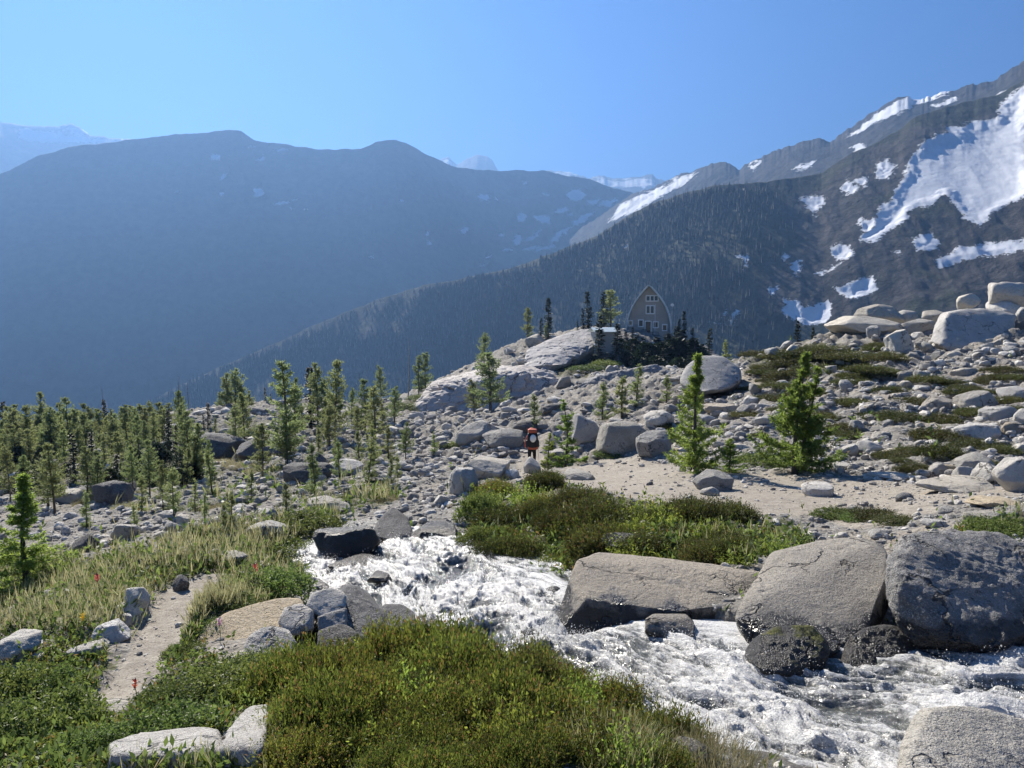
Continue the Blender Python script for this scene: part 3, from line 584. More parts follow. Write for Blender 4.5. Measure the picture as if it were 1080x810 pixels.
hero(ground_slab([(112,808),(120,790),(160,781),(232,778),(236,795),(215,808)], .3, .07), GR, 'smooth pale rock sheet at the bottom beside the trail', k=20, amp=.04, sub=5)
# cliffs of the hut knoll
ck = np.concatenate([P3((420,440,107),(432,428,108),(455,410,108),(490,400,108),(540,393,108),(575,398,108),(592,406,108),(592,426,105),(545,438,104),(500,442,103),(450,447,104)), P3((455,404,117),(540,384,124),(580,392,122),(590,430,118),(440,446,116))])
hero(ck * 0.91, CLIFF, 'long pale rock outcrop with a rounded top below the hut knoll', k=18, amp=.13, freq=3.6, cracks=.16, chips=30, rough=.05, sub=7)
ck2 = np.concatenate([P3((600,425,97),(612,408,98),(640,394,99),(690,384,100),(705,394,100),(700,424,97),(650,438,94),(610,438,95)), P3((620,400,106),(700,388,110),(700,430,104),(610,436,102))])
hero(ck2 * 0.9, CLIFFD, 'smooth shaded rock wall under the dark bushes of the hut', k=16, amp=.12, freq=3.4, cracks=.14, chips=26, rough=.05, sub=7)
ck3 = np.concatenate([P3((545,392,118),(560,366,128),(600,350,138),(640,344,142),(655,350,140),(620,372,128),(580,392,116)), P3((570,366,140),(640,348,152),(640,374,150),(570,394,140))])
hero(ck3 * 0.92, CLIFF, 'bare sloping granite crest leading up to the hut', k=14, amp=.09, freq=3.4, cracks=.10, chips=36, rough=.03, sub=7)
kn = np.concatenate([P3((203,484,88),(210,462,92),(235,450,95),(268,455,94),(300,470,90),(290,486,86),(240,490,85)), P3((215,460,99),(290,465,98),(290,490,96),(215,490,96))])
kn2 = np.concatenate([P3((285,506,64),(292,490,67),(318,482,69),(345,486,68),(352,502,64),(320,512,62)), P3((295,490,72),(345,490,72),(345,510,70),(295,510,70))])
bb = np.concatenate([P3((715,402,44),(722,386,45),(740,374,46),(762,375,46),(782,390,45),(781,402,44),(760,414,42.5),(730,417,42.3)), P3((728,388,48.5),(778,388,48.5),(778,412,47.5),(725,414,47.5))])
hero(bb, GM, 'large wedge boulder with a dark overhang near the hut', k=16, amp=.035, freq=2.0, sub=5)
cb = np.concatenate([P3((979,358,46),(984,345,46.5),(994,328,47.5),(1010,325,48),(1045,325,48),(1070,332,47.5),(1068,350,46.5),(1040,368,45),(1010,374,44.5),(990,366,45)), P3((995,332,51),(1065,335,51),(1062,362,50),(995,366,50))])
hero(cb, GR, 'biggest pale boulder on the right-hand skyline', k=24, amp=.06, freq=2.6, sub=6, chips=30, rough=.02, cracks=.05)

# --- boulders by outline box in the survey: x0, y0, x1, y1, material, label
B = [
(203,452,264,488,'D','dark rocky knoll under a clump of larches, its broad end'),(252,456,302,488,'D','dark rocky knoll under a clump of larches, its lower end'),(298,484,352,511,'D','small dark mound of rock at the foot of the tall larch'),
(329,545,402,598,'W','big black wet rock shining at the head of the rapids'),(350,582,404,605,'W','flat dark ledge below the big black wet rock'),
(869,333,950,352,'R','long flat pale boulder on the skyline, lower of two'),(907,321,948,337,'R','rounded pale hump lying on the long flat skyline boulder'),
(942,327,965,339,'R','small round rock at the end of the long flat skyline boulder'),(945,336,986,354,'M','flat grey rock between the long flat boulder and biggest skyline boulder'),
(933,347,962,375,'R','pale blocky boulder standing below the flat skyline rocks'),(913,343,929,358,'R','small pale egg-shaped boulder under the long flat skyline boulder'),
(973,327,994,338,'R','pale cap rock touching the biggest skyline boulder'),(1044,298,1090,324,'R','highest round pale boulder on the skyline'),
(1009,310,1031,325,'R','round rock perched behind the biggest skyline boulder'),(1043,317,1079,334,'R','wide pale boulder under the highest round boulder'),
(1067,324,1097,352,'R','pale boulder behind the biggest skyline boulder, at picture edge'),(961,350,976,361,'B','bright white rock beside the biggest skyline boulder'),
(969,360,984,373,'M','round grey rock at the foot of the biggest skyline boulder'),(1024,371,1037,380,'R','small bright rock in front of the biggest boulder shadow'),
(964,390,984,403,'M','grey blocky rock on the bare slope under the skyline boulders'),(946,391,961,402,'R','pale flat rock left of the grey blocky slope rock'),
(947,401,962,411,'R','pale flat rock just under another pale flat slope rock'),(992,396,1007,406,'R','bright rounded rock right of the grey blocky slope rock'),
(1004,387,1029,398,'R','low wide pale rock below the boulder shadow'),(917,384,932,397,'R','lone pale rock on the dark heathery bank'),
(885,400,900,415,'M','upright grey rock at the lower edge of the heathery bank'),(971,416,1009,438,'T','flat tan rock sheet in the slope dirt'),
(1012,410,1049,434,'R','large angular pale boulder beside the flat tan sheet'),(1053,406,1085,424,'R','angular pale boulder at picture edge above the rock heap'),
(948,424,966,436,'R','wedge of pale rock left of the flat tan sheet'),(962,406,982,413,'R','thin flat slab above the flat tan sheet'),
(1006,443,1058,467,'R','long pale boulder topping the right-hand rock heap'),(1008,475,1049,500,'M','grey block leaning behind a white upright rock'),
(1007,490,1026,509,'R','small pale rock in front of the leaning grey block'),(1027,486,1056,516,'B','bright white upright rock beside the large edge boulder'),
(1049,478,1100,525,'R','large round boulder at the right edge of the heap'),(1033,426,1068,446,'R','tilted pale slab above the long heap boulder'),
(1068,430,1097,451,'M','squarish grey rock at picture edge above the heap'),(1055,444,1079,460,'T','tan block behind the long heap boulder'),
(904,463,931,479,'R','pale blocky rock beside the twin-stem larch'),(888,467,904,482,'R','pale rock touching the blocky one by the twin-stem larch'),
(894,442,911,456,'M','round grey rock above the twin-stem larch bushes'),(915,494,966,509,'R','long low pale rock along the trail edge'),
(920,454,938,465,'R','flat pale rock above the blocky pair'),(981,487,1000,504,'R','faceted pale rock left of the small heap rock'),
(965,494,983,506,'M','grey rock at the end of the long trail-edge rock'),(966,500,1049,522,'R','long cracked bedrock ledge running along the trail'),
(1019,519,1074,538,'T','tan flat bedrock beyond the trail end'),(1015,533,1058,553,'M','rounded grey rock in front of the tan flat bedrock'),
(943,518,964,530,'D','small dark rock lying on the trail'),(846,506,877,526,'R','rounded pale rock under the twin-stem larch'),
(973,545,998,557,'B','white flat rock behind the dark grey boulder'),(916,555,938,569,'M','grey rock just behind the tan boulder'),
(876,486,900,497,'R','low flat rock right of the twin-stem larch base'),(1064,466,1087,480,'R','bright flat rock above the large edge boulder'),
(930,471,966,482,'R','flat pale rock behind small dark shrubs'),(827,363,848,382,'R','pale leaning boulder on the crest left of the heathery bank'),
(808,366,827,380,'M','grey rock on the crest beside the pale leaning boulder'),(777,426,793,439,'M','cube-like grey rock below the wedge boulder'),
(784,417,801,430,'R','bright rock right under the wedge boulder overhang'),(789,404,804,418,'M','squat grey rock right of the wedge boulder'),
(629,440,684,484,'M','big round grey boulder to the right of the hiker'),(681,431,710,454,'R','pale boulder tucked behind the lower grey one'),
(671,453,710,484,'M','grey rounded boulder between the round one and single larch'),(599,434,633,473,'R','tall pale boulder left of the big round grey boulder'),
(736,436,754,448,'R','pale flat rock behind the single larch'),(767,466,790,477,'R','pale rock between the two near larches'),
(733,493,772,521,'M','faceted grey boulder on the trail edge'),(738,512,759,524,'M','small flat rock below the faceted trail boulder'),
(744,424,777,437,'T','flat tan slab between the two near larches'),(793,437,817,450,'R','pale flat rock left of the twin-stem larch trunk'),
(508,449,552,471,'M','slanted grey slab behind the hiker, lowest'),(538,442,567,459,'D','dark tilted slab just above the hiker'),
(580,472,608,493,'R','smooth rounded boulder right beside the hiker'),(594,493,628,508,'R','flat pale rock in front of the smooth rounded boulder'),
(551,481,571,502,'R','jagged rock hiding the hiker feet'),(531,493,548,506,'B','white oval rock left of the hiker feet'),
(504,486,534,504,'M','blocky grey rock left of the white oval rock'),(473,490,505,524,'R','pale rounded boulder highest over the rapids bank'),
(490,478,538,508,'R','broad pale boulder behind the blocky grey rock'),(509,502,533,519,'M','half-buried rock above the bank shrub'),
(456,519,476,533,'R','pale stone left of the bank shrub'),(480,440,530,470,'R','long pale slab reaching toward the knoll outcrop'),
(612,536,656,563,'M','grey rock perched in the bank shrub'),(633,555,682,586,'D','dark blocky rock between shrub and long slab'),
(672,546,689,563,'M','small grey rock in the heather above the long slab'),(432,548,482,574,'W','flat dark wet rocks at the far bank of the rapids'),
(488,583,520,608,'W','black rock under the bank shrub in the water'),(450,616,480,635,'W','black rock breaking the middle of the rapids'),
(456,635,482,648,'W','small wet rock downstream of the black mid-stream rock'),(673,692,706,714,'W','dark flat rock awash below the long slab'),(730,698,771,727,'W','dark rock under the foam near the mossy boulder'),
(876,746,914,792,'W','black rock rising through foam near the speckled boulder'),(1050,728,1090,752,'T','tan rock sheet under shallow water by the picture edge'),
(694,764,757,815,'D','dark rough rock at the tip of the heather bank'),(524,655,545,668,'W','small black stone in the foam left of the long slab'),
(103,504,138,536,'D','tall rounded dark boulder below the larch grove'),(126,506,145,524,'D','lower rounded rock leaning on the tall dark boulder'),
(59,514,88,533,'B','bright sunlit rock left of the tall dark boulder'),(118,547,149,573,'M','grey boulder in the scree below the tall dark boulder'),
(170,548,190,566,'M','square grey scree boulder beside a smaller one'),(274,534,294,553,'M','pale cube rock at the end of a long scree slab'),
(187,541,201,557,'R','small tilted scree rock beside a square grey boulder'),(76,560,101,586,'D','dark upright rock beyond the flowery meadow'),
(259,545,305,575,'R','long bright slab lying in the scree above the meadow'),(309,519,371,548,'R','longest pale slab slanting through the scree'),
(340,481,383,503,'R','pale flat-topped block below the tall larch'),(217,576,260,598,'R','smooth pale bedrock at the meadow top'),
(181,601,201,627,'D','dark rock standing at the head of the trail'),(315,557,345,577,'M','grey rock left of the big black wet rock'),
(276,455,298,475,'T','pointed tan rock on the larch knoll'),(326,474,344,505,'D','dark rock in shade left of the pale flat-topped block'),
(131,612,158,649,'B','tallest pale stone edging the trail'),(120,631,149,655,'B','second pale stone edging the trail below the tallest'),
(117,640,144,661,'B','third stone edging the trail, squarish'),(93,650,136,681,'B','fourth and longest stone edging the trail'),
(71,669,116,699,'B','lowest jagged stone edging the trail'),(-8,661,42,703,'B','big white rock at the picture edge below the meadow'),
(29,684,51,698,'B','small flat pale rock right of the big white edge rock'),(185,718,221,748,'D','dark grey rock among leafy plants by the trail'),
(90,736,143,757,'M','grey rock rim across the lower end of the trail'),(495,385,512,393,'R','tiny bright slab on top of the long outcrop'),
(555,352,575,366,'R','pale knob on the bare granite crest'),(580,371,596,380,'R','lone pale rock on the knoll below the crest'),
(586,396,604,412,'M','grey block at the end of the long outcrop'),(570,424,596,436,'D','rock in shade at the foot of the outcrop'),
]
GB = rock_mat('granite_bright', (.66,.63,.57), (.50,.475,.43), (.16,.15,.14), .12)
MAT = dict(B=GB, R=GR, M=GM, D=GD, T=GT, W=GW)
def boulder(x0, y0, x1, y1, mk, label, seed, Y=None, sub=4, group=None, name='boulder', sink=.25):
    cx, bot = (x0 + x1) / 2, y1
    q = cast1(cx, bot - .12 * (y1 - y0)) if Y is None else at(cx, bot, Y)
    Yc = q[1]; wd = (x1 - x0) / F * Yc / 2; ht = (y1 - y0) / F * Yc / 2
    dp = min(max(.9 * wd, .9 * ht), 2.4 * ht + .1); sl_ = max(0., -q[2] / Yc); ht_img = ht; ht = max(.5 * ht, ht - .75 * dp * sl_)
    v, f = rock_shape(seed, sub, k=13 if 'round' in label else 30, amp=.07)
    a = random.uniform(-.5, .5); v = v * np.array([wd * 1.04, dp, ht * 1.2])
    v = v @ np.array([[math.cos(a), math.sin(a), 0], [-math.sin(a), math.cos(a), 0], [0, 0, 1]])
    v[:, 0] *= wd * 1.02 / max(v[:, 0].max(), 1e-6)
    c = at(cx, (y0 + y1) / 2 + .08 * (y1 - y0), Yc + dp * .8); k = c[1] / Yc
    return rock_obj(v * k + c, f, MAT[mk], label, group, name=name)
for i, (x0, y0, x1, y1, mk, lab) in enumerate(B):
    boulder(x0, y0, x1, y1, mk, lab, 95 + i, sub=5 if (x1 - x0) > 28 else 4, Y={3: 11.9, 4: 11.2}.get(i))

for i, (x, y, w_) in enumerate([(420,590,24),(470,600,18),(545,632,26),(510,640,20),(585,655,18),(610,690,30),(655,700,22),(560,668,20),(700,720,30),(820,735,34),(850,720,24),(790,760,30),(930,735,26),(760,745,22),(985,715,24),(640,712,16),(440,585,22),(400,610,26),(525,610,16)]):
    boulder(x - w_ / 2, y - w_ * .38, x + w_ / 2, y + w_ * .22, 'W', 'small black wet stone breaking the white rapids', 400 + i, group='stones in the rapids', Y=float(np.interp(y, [580, 620, 660, 700, 740, 770], [12.6, 9.4, 7.6, 6.6, 5.9, 5.4])))
# --- countable smaller rocks on the slopes, then the scree that nobody could count
small_meshes = []
for i in range(14):
    v, f = rock_shape(500 + i, 3, k=30, nplanes=8, amp=.05); v[:, 2] += .55
    for mk in 'RMT': pass
    small_meshes.append(new_mesh('rock', v, f, i % 2 == 0, [[GR, GM, GR, GT, GB, GM, GR][i % 7]]))
ZONES = [([(870,345),(1085,322),(1085,378),(870,374)], 26, 'pale rock packed among the big boulders of the skyline', 'rocks packed on the skyline'),
 ([(690,380),(860,365),(1080,360),(1080,480),(1000,480),(880,470),(820,450),(700,430)], 44, 'pale rock strewn on the upper slope below the skyline boulders', 'rocks strewn on the upper slope'),
 ([(860,470),(1080,480),(1080,540),(880,560),(860,520)], 22, 'pale rock scattered near the trail by the heap of boulders', 'rocks by the trail'),
 ([(560,430),(720,420),(720,490),(640,480),(620,430)], 16, 'pale rock in the jumble around the big round grey boulder', 'rocks round the big grey boulder'),
 ([(430,440),(560,440),(540,500),(480,540),(400,520)], 26, 'pale rock in the jumble between the hiker and the rapids', 'rocks between hiker and rapids'),
 ([(110,500),(420,440),(400,540),(280,560),(120,560)], 44, 'grey rock in the wide scree field below the larches', 'rocks in the scree field')]
occ = [(x0, y0, x1, y1) for x0, y0, x1, y1, *_ in B]
for poly, n, lab, grp in ZONES:
    poly = np.array(poly, float); lo, hi = poly.min(0), poly.max(0); done = 0; first = True
    while done < n:
        x, y = rng.uniform(lo[0], hi[0]), rng.uniform(lo[1], hi[1])
        if poly_sdf(np.array([x]), np.array([y]), poly)[0] < 0 or any(a - 3 < x < c and b - 3 < y < d + 2 for a, b, c, d in occ): continue
        q = cast(np.array([x]), np.array([y]))[0]
        if np.isnan(q[0]) or Gsample(path_m, q[0], q[1]) > .6: continue
        w = rng.uniform(6, 13) / F * q[1] / 2
        o = bpy.data.objects.new('rock', small_meshes[rng.integers(14)]); COL.objects.link(o); first = False
        tag(o, lab, 'rock', grp); o.location = (q[0], q[1], q[2] - .15 * w)
        o.scale = (w * rng.uniform(.8, 1.3), w * rng.uniform(.8, 1.3), w * rng.uniform(.45, .8)); o.rotation_euler = (rng.uniform(-.2, .2), rng.uniform(-.2, .2), rng.uniform(0, 6.28)); done += 1
# scree
def scatter_px(n, poly=None, box=None):
    if box is None: poly = np.array(poly, float); lo, hi = poly.min(0), poly.max(0)
    else: lo, hi = box
    x = rng.uniform(lo[0], hi[0], n); y = rng.uniform(lo[1], hi[1], n)
    if poly is not None: k = poly_sdf(x, y, poly) > 0; x, y = x[k], y[k]
    q = cast(x, y); return q[~np.isnan(q[:, 0])]
q = np.concatenate([scatter_px(17000, box=((-120, 355), (1200, 600))), scatter_px(7000, box=((-120, 560), (1200, 830))), scatter_px(7000, [(80,440),(440,420),(560,440),(480,540),(280,580),(100,560)]), scatter_px(6000, [(700,380),(1100,350),(1100,540),(700,510)])])
u = rng.random(len(q)); pm = Gsample(path_m, q[:, 0], q[:, 1]); vm = Gsample(veg_m, q[:, 0], q[:, 1]); ss = Gsample(sd_stream, q[:, 0], q[:, 1])
clump = fbm(np.stack([q[:, 0] / 2.5, q[:, 1] / 2.5, 0 * u], -1), 3, 77)
keep = (ss < -.1) & (rng.random(len(q)) < np.clip(1 - .15 * pm - .62 * vm + .5 * clump, .03, 1))
q = q[keep]; n = len(q)
w = np.exp(rng.normal(.68, .75, n)); w = np.clip(w, .75, 9.5) / F * q[:, 1] / 1.6
w = np.clip(w, .012, .8) * (1 - .45 * Gsample(path_m, q[:, 0], q[:, 1]))
bases = [rock_shape(700 + i, 2, k=34, nplanes=7, amp=.05)[0] for i in range(10)]; fb = ico(2)[1]
small = [rock_shape(720 + i, 1, k=14, nplanes=8, amp=.1)[0] for i in range(10)]; fs = ico(1)[1]
G = Geo()
for lst, ff, sel in ((bases, fb, w * F / q[:, 1] > 2.2), (small, fs, w * F / q[:, 1] <= 2.2)):
    idx = np.nonzero(sel)[0]; pick = rng.integers(10, size=len(idx)); Bv = np.array(lst)[pick]
    th = rng.uniform(0, 6.28, len(idx)); sc = w[idx][:, None] * np.stack([rng.uniform(.8, 1.6, len(idx)), rng.uniform(.6, 1.2, len(idx)), rng.uniform(.4, .95, len(idx))], -1)
    V = Bv * sc[:, None]; c_, s_ = np.cos(th)[:, None], np.sin(th)[:, None]
    V = np.stack([V[..., 0] * c_ - V[..., 1] * s_, V[..., 0] * s_ + V[..., 1] * c_, V[..., 2]], -1) + (q[idx] + np.stack([0 * th, 0 * th, .3 * sc[:, 2]], -1))[:, None]
    nv = V.shape[1]; G.put(V.reshape(-1, 3), (ff[None] + (np.arange(len(idx)) * nv)[:, None, None]).reshape(-1, 3), 0)
m = Nodes('scree_granite'); P = m.pos(); ri = m.n('NewGeometry').outputs['Random Per Island']
c = m.mix(ri, (.24,.222,.195), (.66,.625,.56)); c = m.mix(m.ramp(m.noise(30, P, 4, .7), .45, .7), c, (.17,.16,.15))
c = m.mix(m.ramp(m.math('FRACT', m.math('MULTIPLY', ri, 13.7)), .75, 1, 0, .7), c, (.16,.15,.14))
SCREE = m.surf(m.pbsdf(c, .9, m.bump(m.noise(45, P, 4, .7), .7, .02), .3))
add('scree', G.mesh('scree', [SCREE], False), kind='stuff', label='loose pale granite stones littering the slopes')
# ------------------------------------------------------------------ the stream
nearP = np.array([at(*p[0]) for p in STREAM]); farP = np.array([at(*p[1]) for p in STREAM])
zl = (nearP[:, 2] + farP[:, 2]) / 2; nearP[:, 2] = zl; farP[:, 2] = zl
mid = (nearP + farP) / 2; sl_len = np.concatenate([[0], np.cumsum(np.linalg.norm(np.diff(mid, axis=0), axis=1))])
NS, NC = 640, 190
s_ = np.linspace(0, sl_len[-1], NS)
def smooth(a, k): 
    ker = np.hanning(k + 2)[1:-1]; ker /= ker.sum(); return np.stack([np.convolve(np.pad(a[:, i], k // 2, mode='edge'), ker, 'valid')[:len(a)] for i in range(a.shape[1])], 1)
nI = smooth(np.stack([np.interp(s_, sl_len, nearP[:, i]) for i in range(3)], 1), 41); fI = smooth(np.stack([np.interp(s_, sl_len, farP[:, i]) for i in range(3)], 1), 41)
wid = np.linalg.norm(fI - nI, axis=1)
t = np.concatenate([np.linspace(-.16, 1.0, NC - 50), np.linspace(1.0, 1.45, 51)[1:]])
W = nI[:, None] * (1 - t)[None, :, None] + fI[:, None] * t[None, :, None]
cc = t[None] * wid[:, None]; ss2 = s_[:, None] + 0 * cc
q = np.stack([ss2, cc, 0 * cc], -1)
warp = np.stack([fbm(q * .9, 3, 201), fbm(q * .9, 3, 202), 0 * cc], -1) * .5
big = fbm((q + warp) * np.array([1.1, 2.2, 1]), 4, 203); med = fbm((q + warp) * np.array([2.6, 6.5, 1]), 4, 204, ridged=True); fine = fbm((q + warp) * np.array([9, 22, 1]), 4, 205, gain=.6, ridged=True); vf = fbm(q * np.array([38, 46, 1]), 3, 206, gain=.7)
edge = sstep(0, .12, t) * sstep(1, .88, t)
amp = (.35 + .65 * edge[None])
W[..., 2] += .03 + amp * (.12 * big + .075 * med + .016 * fine + .004 * vf) - .30 * (sstep(0, -.16, t) + .45 * sstep(1, 1.45, t))[None]
foam = .46 + .75 * big + .55 * med + .40 * fine + .2 * vf
foam += .25 * (1 - edge)[None] + .24 * sstep(.42, .22, ss2 / sl_len[-1])
me = new_mesh('stream_water', W.reshape(-1, 3), grid_faces(NS, NC), True, [])
attr(me, 'foam', foam); attr(me, 'flow_along', ss2 + warp[..., 0]); attr(me, 'flow_across', cc + warp[..., 1])
m = Nodes('rushing_water'); P = m.pos()
cx_ = m.n('CombineXYZ', {0: m.math('MULTIPLY', m.attr('flow_along'), .32), 1: m.attr('flow_across')}).outputs[0]
n1_ = m.math('ADD', m.math('MULTIPLY', m.noise(20, cx_, 6, .72, .8), .65), m.math('MULTIPLY', m.noise(30, P, 4, .7), .35)); n2_ = m.noise(80, P, 3, .7)
fo = m.ramp(m.math('ADD', m.attr('foam'), m.math('MULTIPLY', m.math('SUBTRACT', n1_, .5), 2.2)), .42, 1.2)
wc = m.mix(m.noise(3, P, 3), (.045,.05,.045), (.12,.12,.10))
c = m.mix(fo, wc, m.mix(m.ramp(n2_, .3, .7), (.36,.36,.355), (.66,.65,.63)))
b = m.bump(m.math('ADD', n1_, m.math('MULTIPLY', n2_, .25)), .8, .04)
me.materials.append(m.surf(m.pbsdf(c, m.math('ADD', .07, m.math('MULTIPLY', fo, .35)), b, .6)))
add('stream_water', me, kind='structure', label='white rushing creek pouring between the boulders')
k = rng.integers(0, NS * NC, 160000); f_ = foam.ravel()[k]; ok = (f_ > .75) & (edge[k % NC] > .2); k = k[ok][:26000]
pp = W.reshape(-1, 3)[k] + np.stack([rng.normal(0, .02, len(k)), rng.normal(0, .02, len(k)), np.abs(rng.normal(0, .05, len(k))) + .004], -1)
rad = np.exp(rng.normal(math.log(.0021), .45, len(k))) * (pp[:, 1] / 6.0) ** .5
dv, df = ico(1)
G = Geo(); V = pp[:, None] + dv[None] * rad[:, None, None] * np.array([1.0, 1.0, 1.3]); G.put(V.reshape(-1, 3), (df[None] + (np.arange(len(k)) * len(dv))[:, None, None]).reshape(-1, 3))
m = Nodes('spray_drops'); x_ = m.n('MixShader', {0: .5}); m.set(x_.inputs[1], m.pbsdf((.86,.86,.85), .2, None, .5)); m.set(x_.inputs[2], m.n('BsdfTranslucent', {'Color': (.9,.9,.88)}).outputs[0]); sp_m = m.surf(x_.outputs[0])
add('spray', G.mesh('spray', [sp_m], True), kind='stuff', label='white spray and drops thrown up by the rapids')
# ------------------------------------------------------------------ plants
def leaf_mat(name, a, b, trans=.45, tc=None, rough=.55, dead=None):
    m = Nodes(name); g_ = m.n('NewGeometry'); ri = g_.outputs['Random Per Island']
    oi = m.n('ObjectInfo').outputs['Random']
    c = m.mix(ri, a, b)
    if dead: c = m.mix(m.ramp(m.math('FRACT', m.math('MULTIPLY', ri, 17.3)), .86, .9), c, dead)
    c = m.n('HueSaturation', {'Color': c, 'Value': m.ramp(oi, 0, 1, .8, 1.2), 'Hue': m.ramp(m.math('FRACT', m.math('MULTIPLY', oi, 5.7)), 0, 1, .485, .515)}).outputs[0]
    d = m.pbsdf(c, rough, None, .35)
    t = m.n('BsdfTranslucent', {'Color': m.mix(.5, c, m.mix(1., c, tc or (1.,1.,.5), 'MULTIPLY')) if tc else c}).outputs[0]
    x = m.n('MixShader', {0: trans}); m.set(x.inputs[1], d); m.set(x.inputs[2], t)
    return m.surf(x.outputs[0])
BARK = rock_mat('bark', (.14,.115,.09), (.09,.075,.06), (.035,.03,.026), .3, grain=2.0)
BARKP = rock_mat('dead_wood', (.36,.34,.31), (.26,.245,.225), (.12,.11,.1), .2, grain=2.0)
L_LARCH = leaf_mat('larch_needles', (.14,.18,.07), (.30,.34,.14), .62)
L_NEAR = leaf_mat('larch_needles_fresh', (.13,.20,.04), (.33,.42,.09), .65)
L_FIR = leaf_mat('fir_needles', (.015,.028,.016), (.04,.06,.028), .25)
L_HEATH = leaf_mat('heather_leaves', (.04,.06,.012), (.20,.225,.04), .5, dead=(.22,.14,.05))
L_BROAD = leaf_mat('broad_leaves', (.06,.095,.022), (.20,.25,.065), .5)
L_WILLOW = leaf_mat('willow_leaves', (.10,.15,.025), (.28,.34,.06), .6)
L_GRASS = leaf_mat('grass_blades', (.17,.175,.08), (.40,.37,.21), .5, dead=(.34,.28,.15))
L_DARKH = leaf_mat('dark_heather_leaves', (.03,.042,.012), (.12,.135,.03), .45, dead=(.12,.075,.035))

def larch_mesh(h, seed, limbs, tufts, per, spread, L, W, bare=.12, double=False, pw=.8, lean=.02, base_w=1.):
    r_ = np.random.default_rng(seed); G = Geo(); T = Geo()
    stems = [(0., 0., h)] + ([(.16 * h, .3, h * .9)] if double else [])
    for off, ph, hh in stems:
        zz = np.linspace(0, 1, 12); wob = np.stack([.012 * hh * np.sin(zz * 5 + seed) + off * np.sqrt(zz) * math.cos(ph) + lean * hh * zz ** 2, .01 * hh * np.cos(zz * 4 + seed) - .01 * hh + off * zz * math.sin(ph), zz * hh], -1)
        T.tube(wob, .016 * hh * (1 - zz) ** .9 + .003 * hh, 7)
        n = int(limbs * (1 if off == 0 else .6)); u = np.sort(r_.random(n)) ** .95
        for ui in u:
            z = bare + (1 - bare - .015) * ui; p0 = np.array([np.interp(z, zz, wob[:, 0]), np.interp(z, zz, wob[:, 1]), z * hh])
            prof = (1 - ui) ** pw * (.55 + .45 * min(1, ui * 5 + base_w * .6)) + .035
            ln = spread * hh * prof * r_.uniform(.5, 1.15); az = r_.uniform(0, 6.283)
            d = np.array([math.cos(az), math.sin(az), r_.uniform(-.15, .25) + .5 * ui]); tt = np.linspace(0, 1, 5)
            pts = p0 + d * ln * tt[:, None] + np.array([0, 0, .16 * ln]) * (tt ** 2)[:, None] + np.array([0, 0, -.10 * ln]) * np.sin(tt * 3.1)[:, None]
            T.tube(pts, .0035 * hh * (1 - .8 * tt) * (.4 + prof), 3)
            k = max(3, int(tufts * (.35 + ln / (spread * hh)))); tp = r_.uniform(.12, 1.02, k)
            c = np.stack([np.interp(tp, tt, pts[:, i]) for i in range(3)], -1)
            side = unit(np.cross(d, [0, 0, 1.0])); c = c + side * (r_.normal(0, .17, k) * ln * (1.05 - tp))[:, None] + r_.normal(0, .012 * hh ** .5, (k, 3)) * np.array([1, 1, .7])
            for _ in range(per):
                dd = unit(r_.normal(size=(k, 3)) * .8 + d * .6 + np.array([0, 0, .15])); sd = unit(np.cross(dd, r_.normal(size=(k, 3))))
                G.leaves(c, dd, L * r_.uniform(.6, 1.3, k), W, sd)
    return T, G
def fir_mesh(h, seed, limbs, per, spread, L, W, bare=.03, pw=.75):
    r_ = np.random.default_rng(seed); G = Geo(); T = Geo(); zz = np.linspace(0, 1, 8)
    T.tube(np.stack([0 * zz, .004 * h * np.sin(zz * 6), zz * h], -1), .02 * h * (1 - zz) + .003 * h, 6)
    for ui in np.sort(r_.random(limbs)):
        z = bare + (1 - bare - .02) * ui; ln = spread * h * ((1 - ui) ** pw * r_.uniform(.55, 1.1) + .05); az = r_.uniform(0, 6.283); d = np.array([math.cos(az), math.sin(az), -.25 + .5 * ui])
        k = per; tp = r_.uniform(0, 1, k); c = np.array([0, 0, z * h]) + d * (ln * tp)[:, None] + np.array([0, 0, .15 * ln]) * (tp ** 2)[:, None]; side = unit(np.cross(d, [0, 0, 1.0]))
        sg = r_.choice([-1, 1], k)[:, None]; dd = unit(d + side * sg * r_.uniform(.2, 1, k)[:, None] + r_.normal(0, .2, (k, 3)) + np.array([0, 0, -.1]))
        G.leaves(c, dd, L * r_.uniform(.6, 1.2, k), W, unit(np.cross(dd, r_.normal(size=(k, 3)) * .5 + np.array([0, 0, 1.0]))))
    return T, G
def bush_mesh(h, seed):
    r_ = np.random.default_rng(seed); G = Geo(); T = Geo(); n = 2600
    T.tube([[0, 0, 0], [.02, 0, h * .5], [0, .02, h * .8]], [.05, .04, .01], 6)
    th = r_.uniform(0, 6.283, n); u = r_.random(n) ** .6; zz = r_.random(n) ** 1.2; lob = 1 + .35 * np.sin(th * 3 + seed) * (1 - zz)
    rad = .6 * h * np.sqrt(1 - zz) * u * lob; c = np.stack([rad * np.cos(th), rad * np.sin(th), zz * h], -1)
    d = unit(np.stack([np.cos(th), np.sin(th), .9 + 0 * th], -1) + r_.normal(0, .35, (n, 3)))
    G.leaves(c, d, .17 * r_.uniform(.6, 1.3, n), .03, unit(np.cross(d, r_.normal(size=(n, 3))))); return T, G
def tree_proto(kind, tg, leafm, bark=None):
    T, G = tg; return (T.mesh(kind + '_trunk', [bark or BARK], True), G.mesh(kind + '_crown', [leafm], False) if G is not None else None)
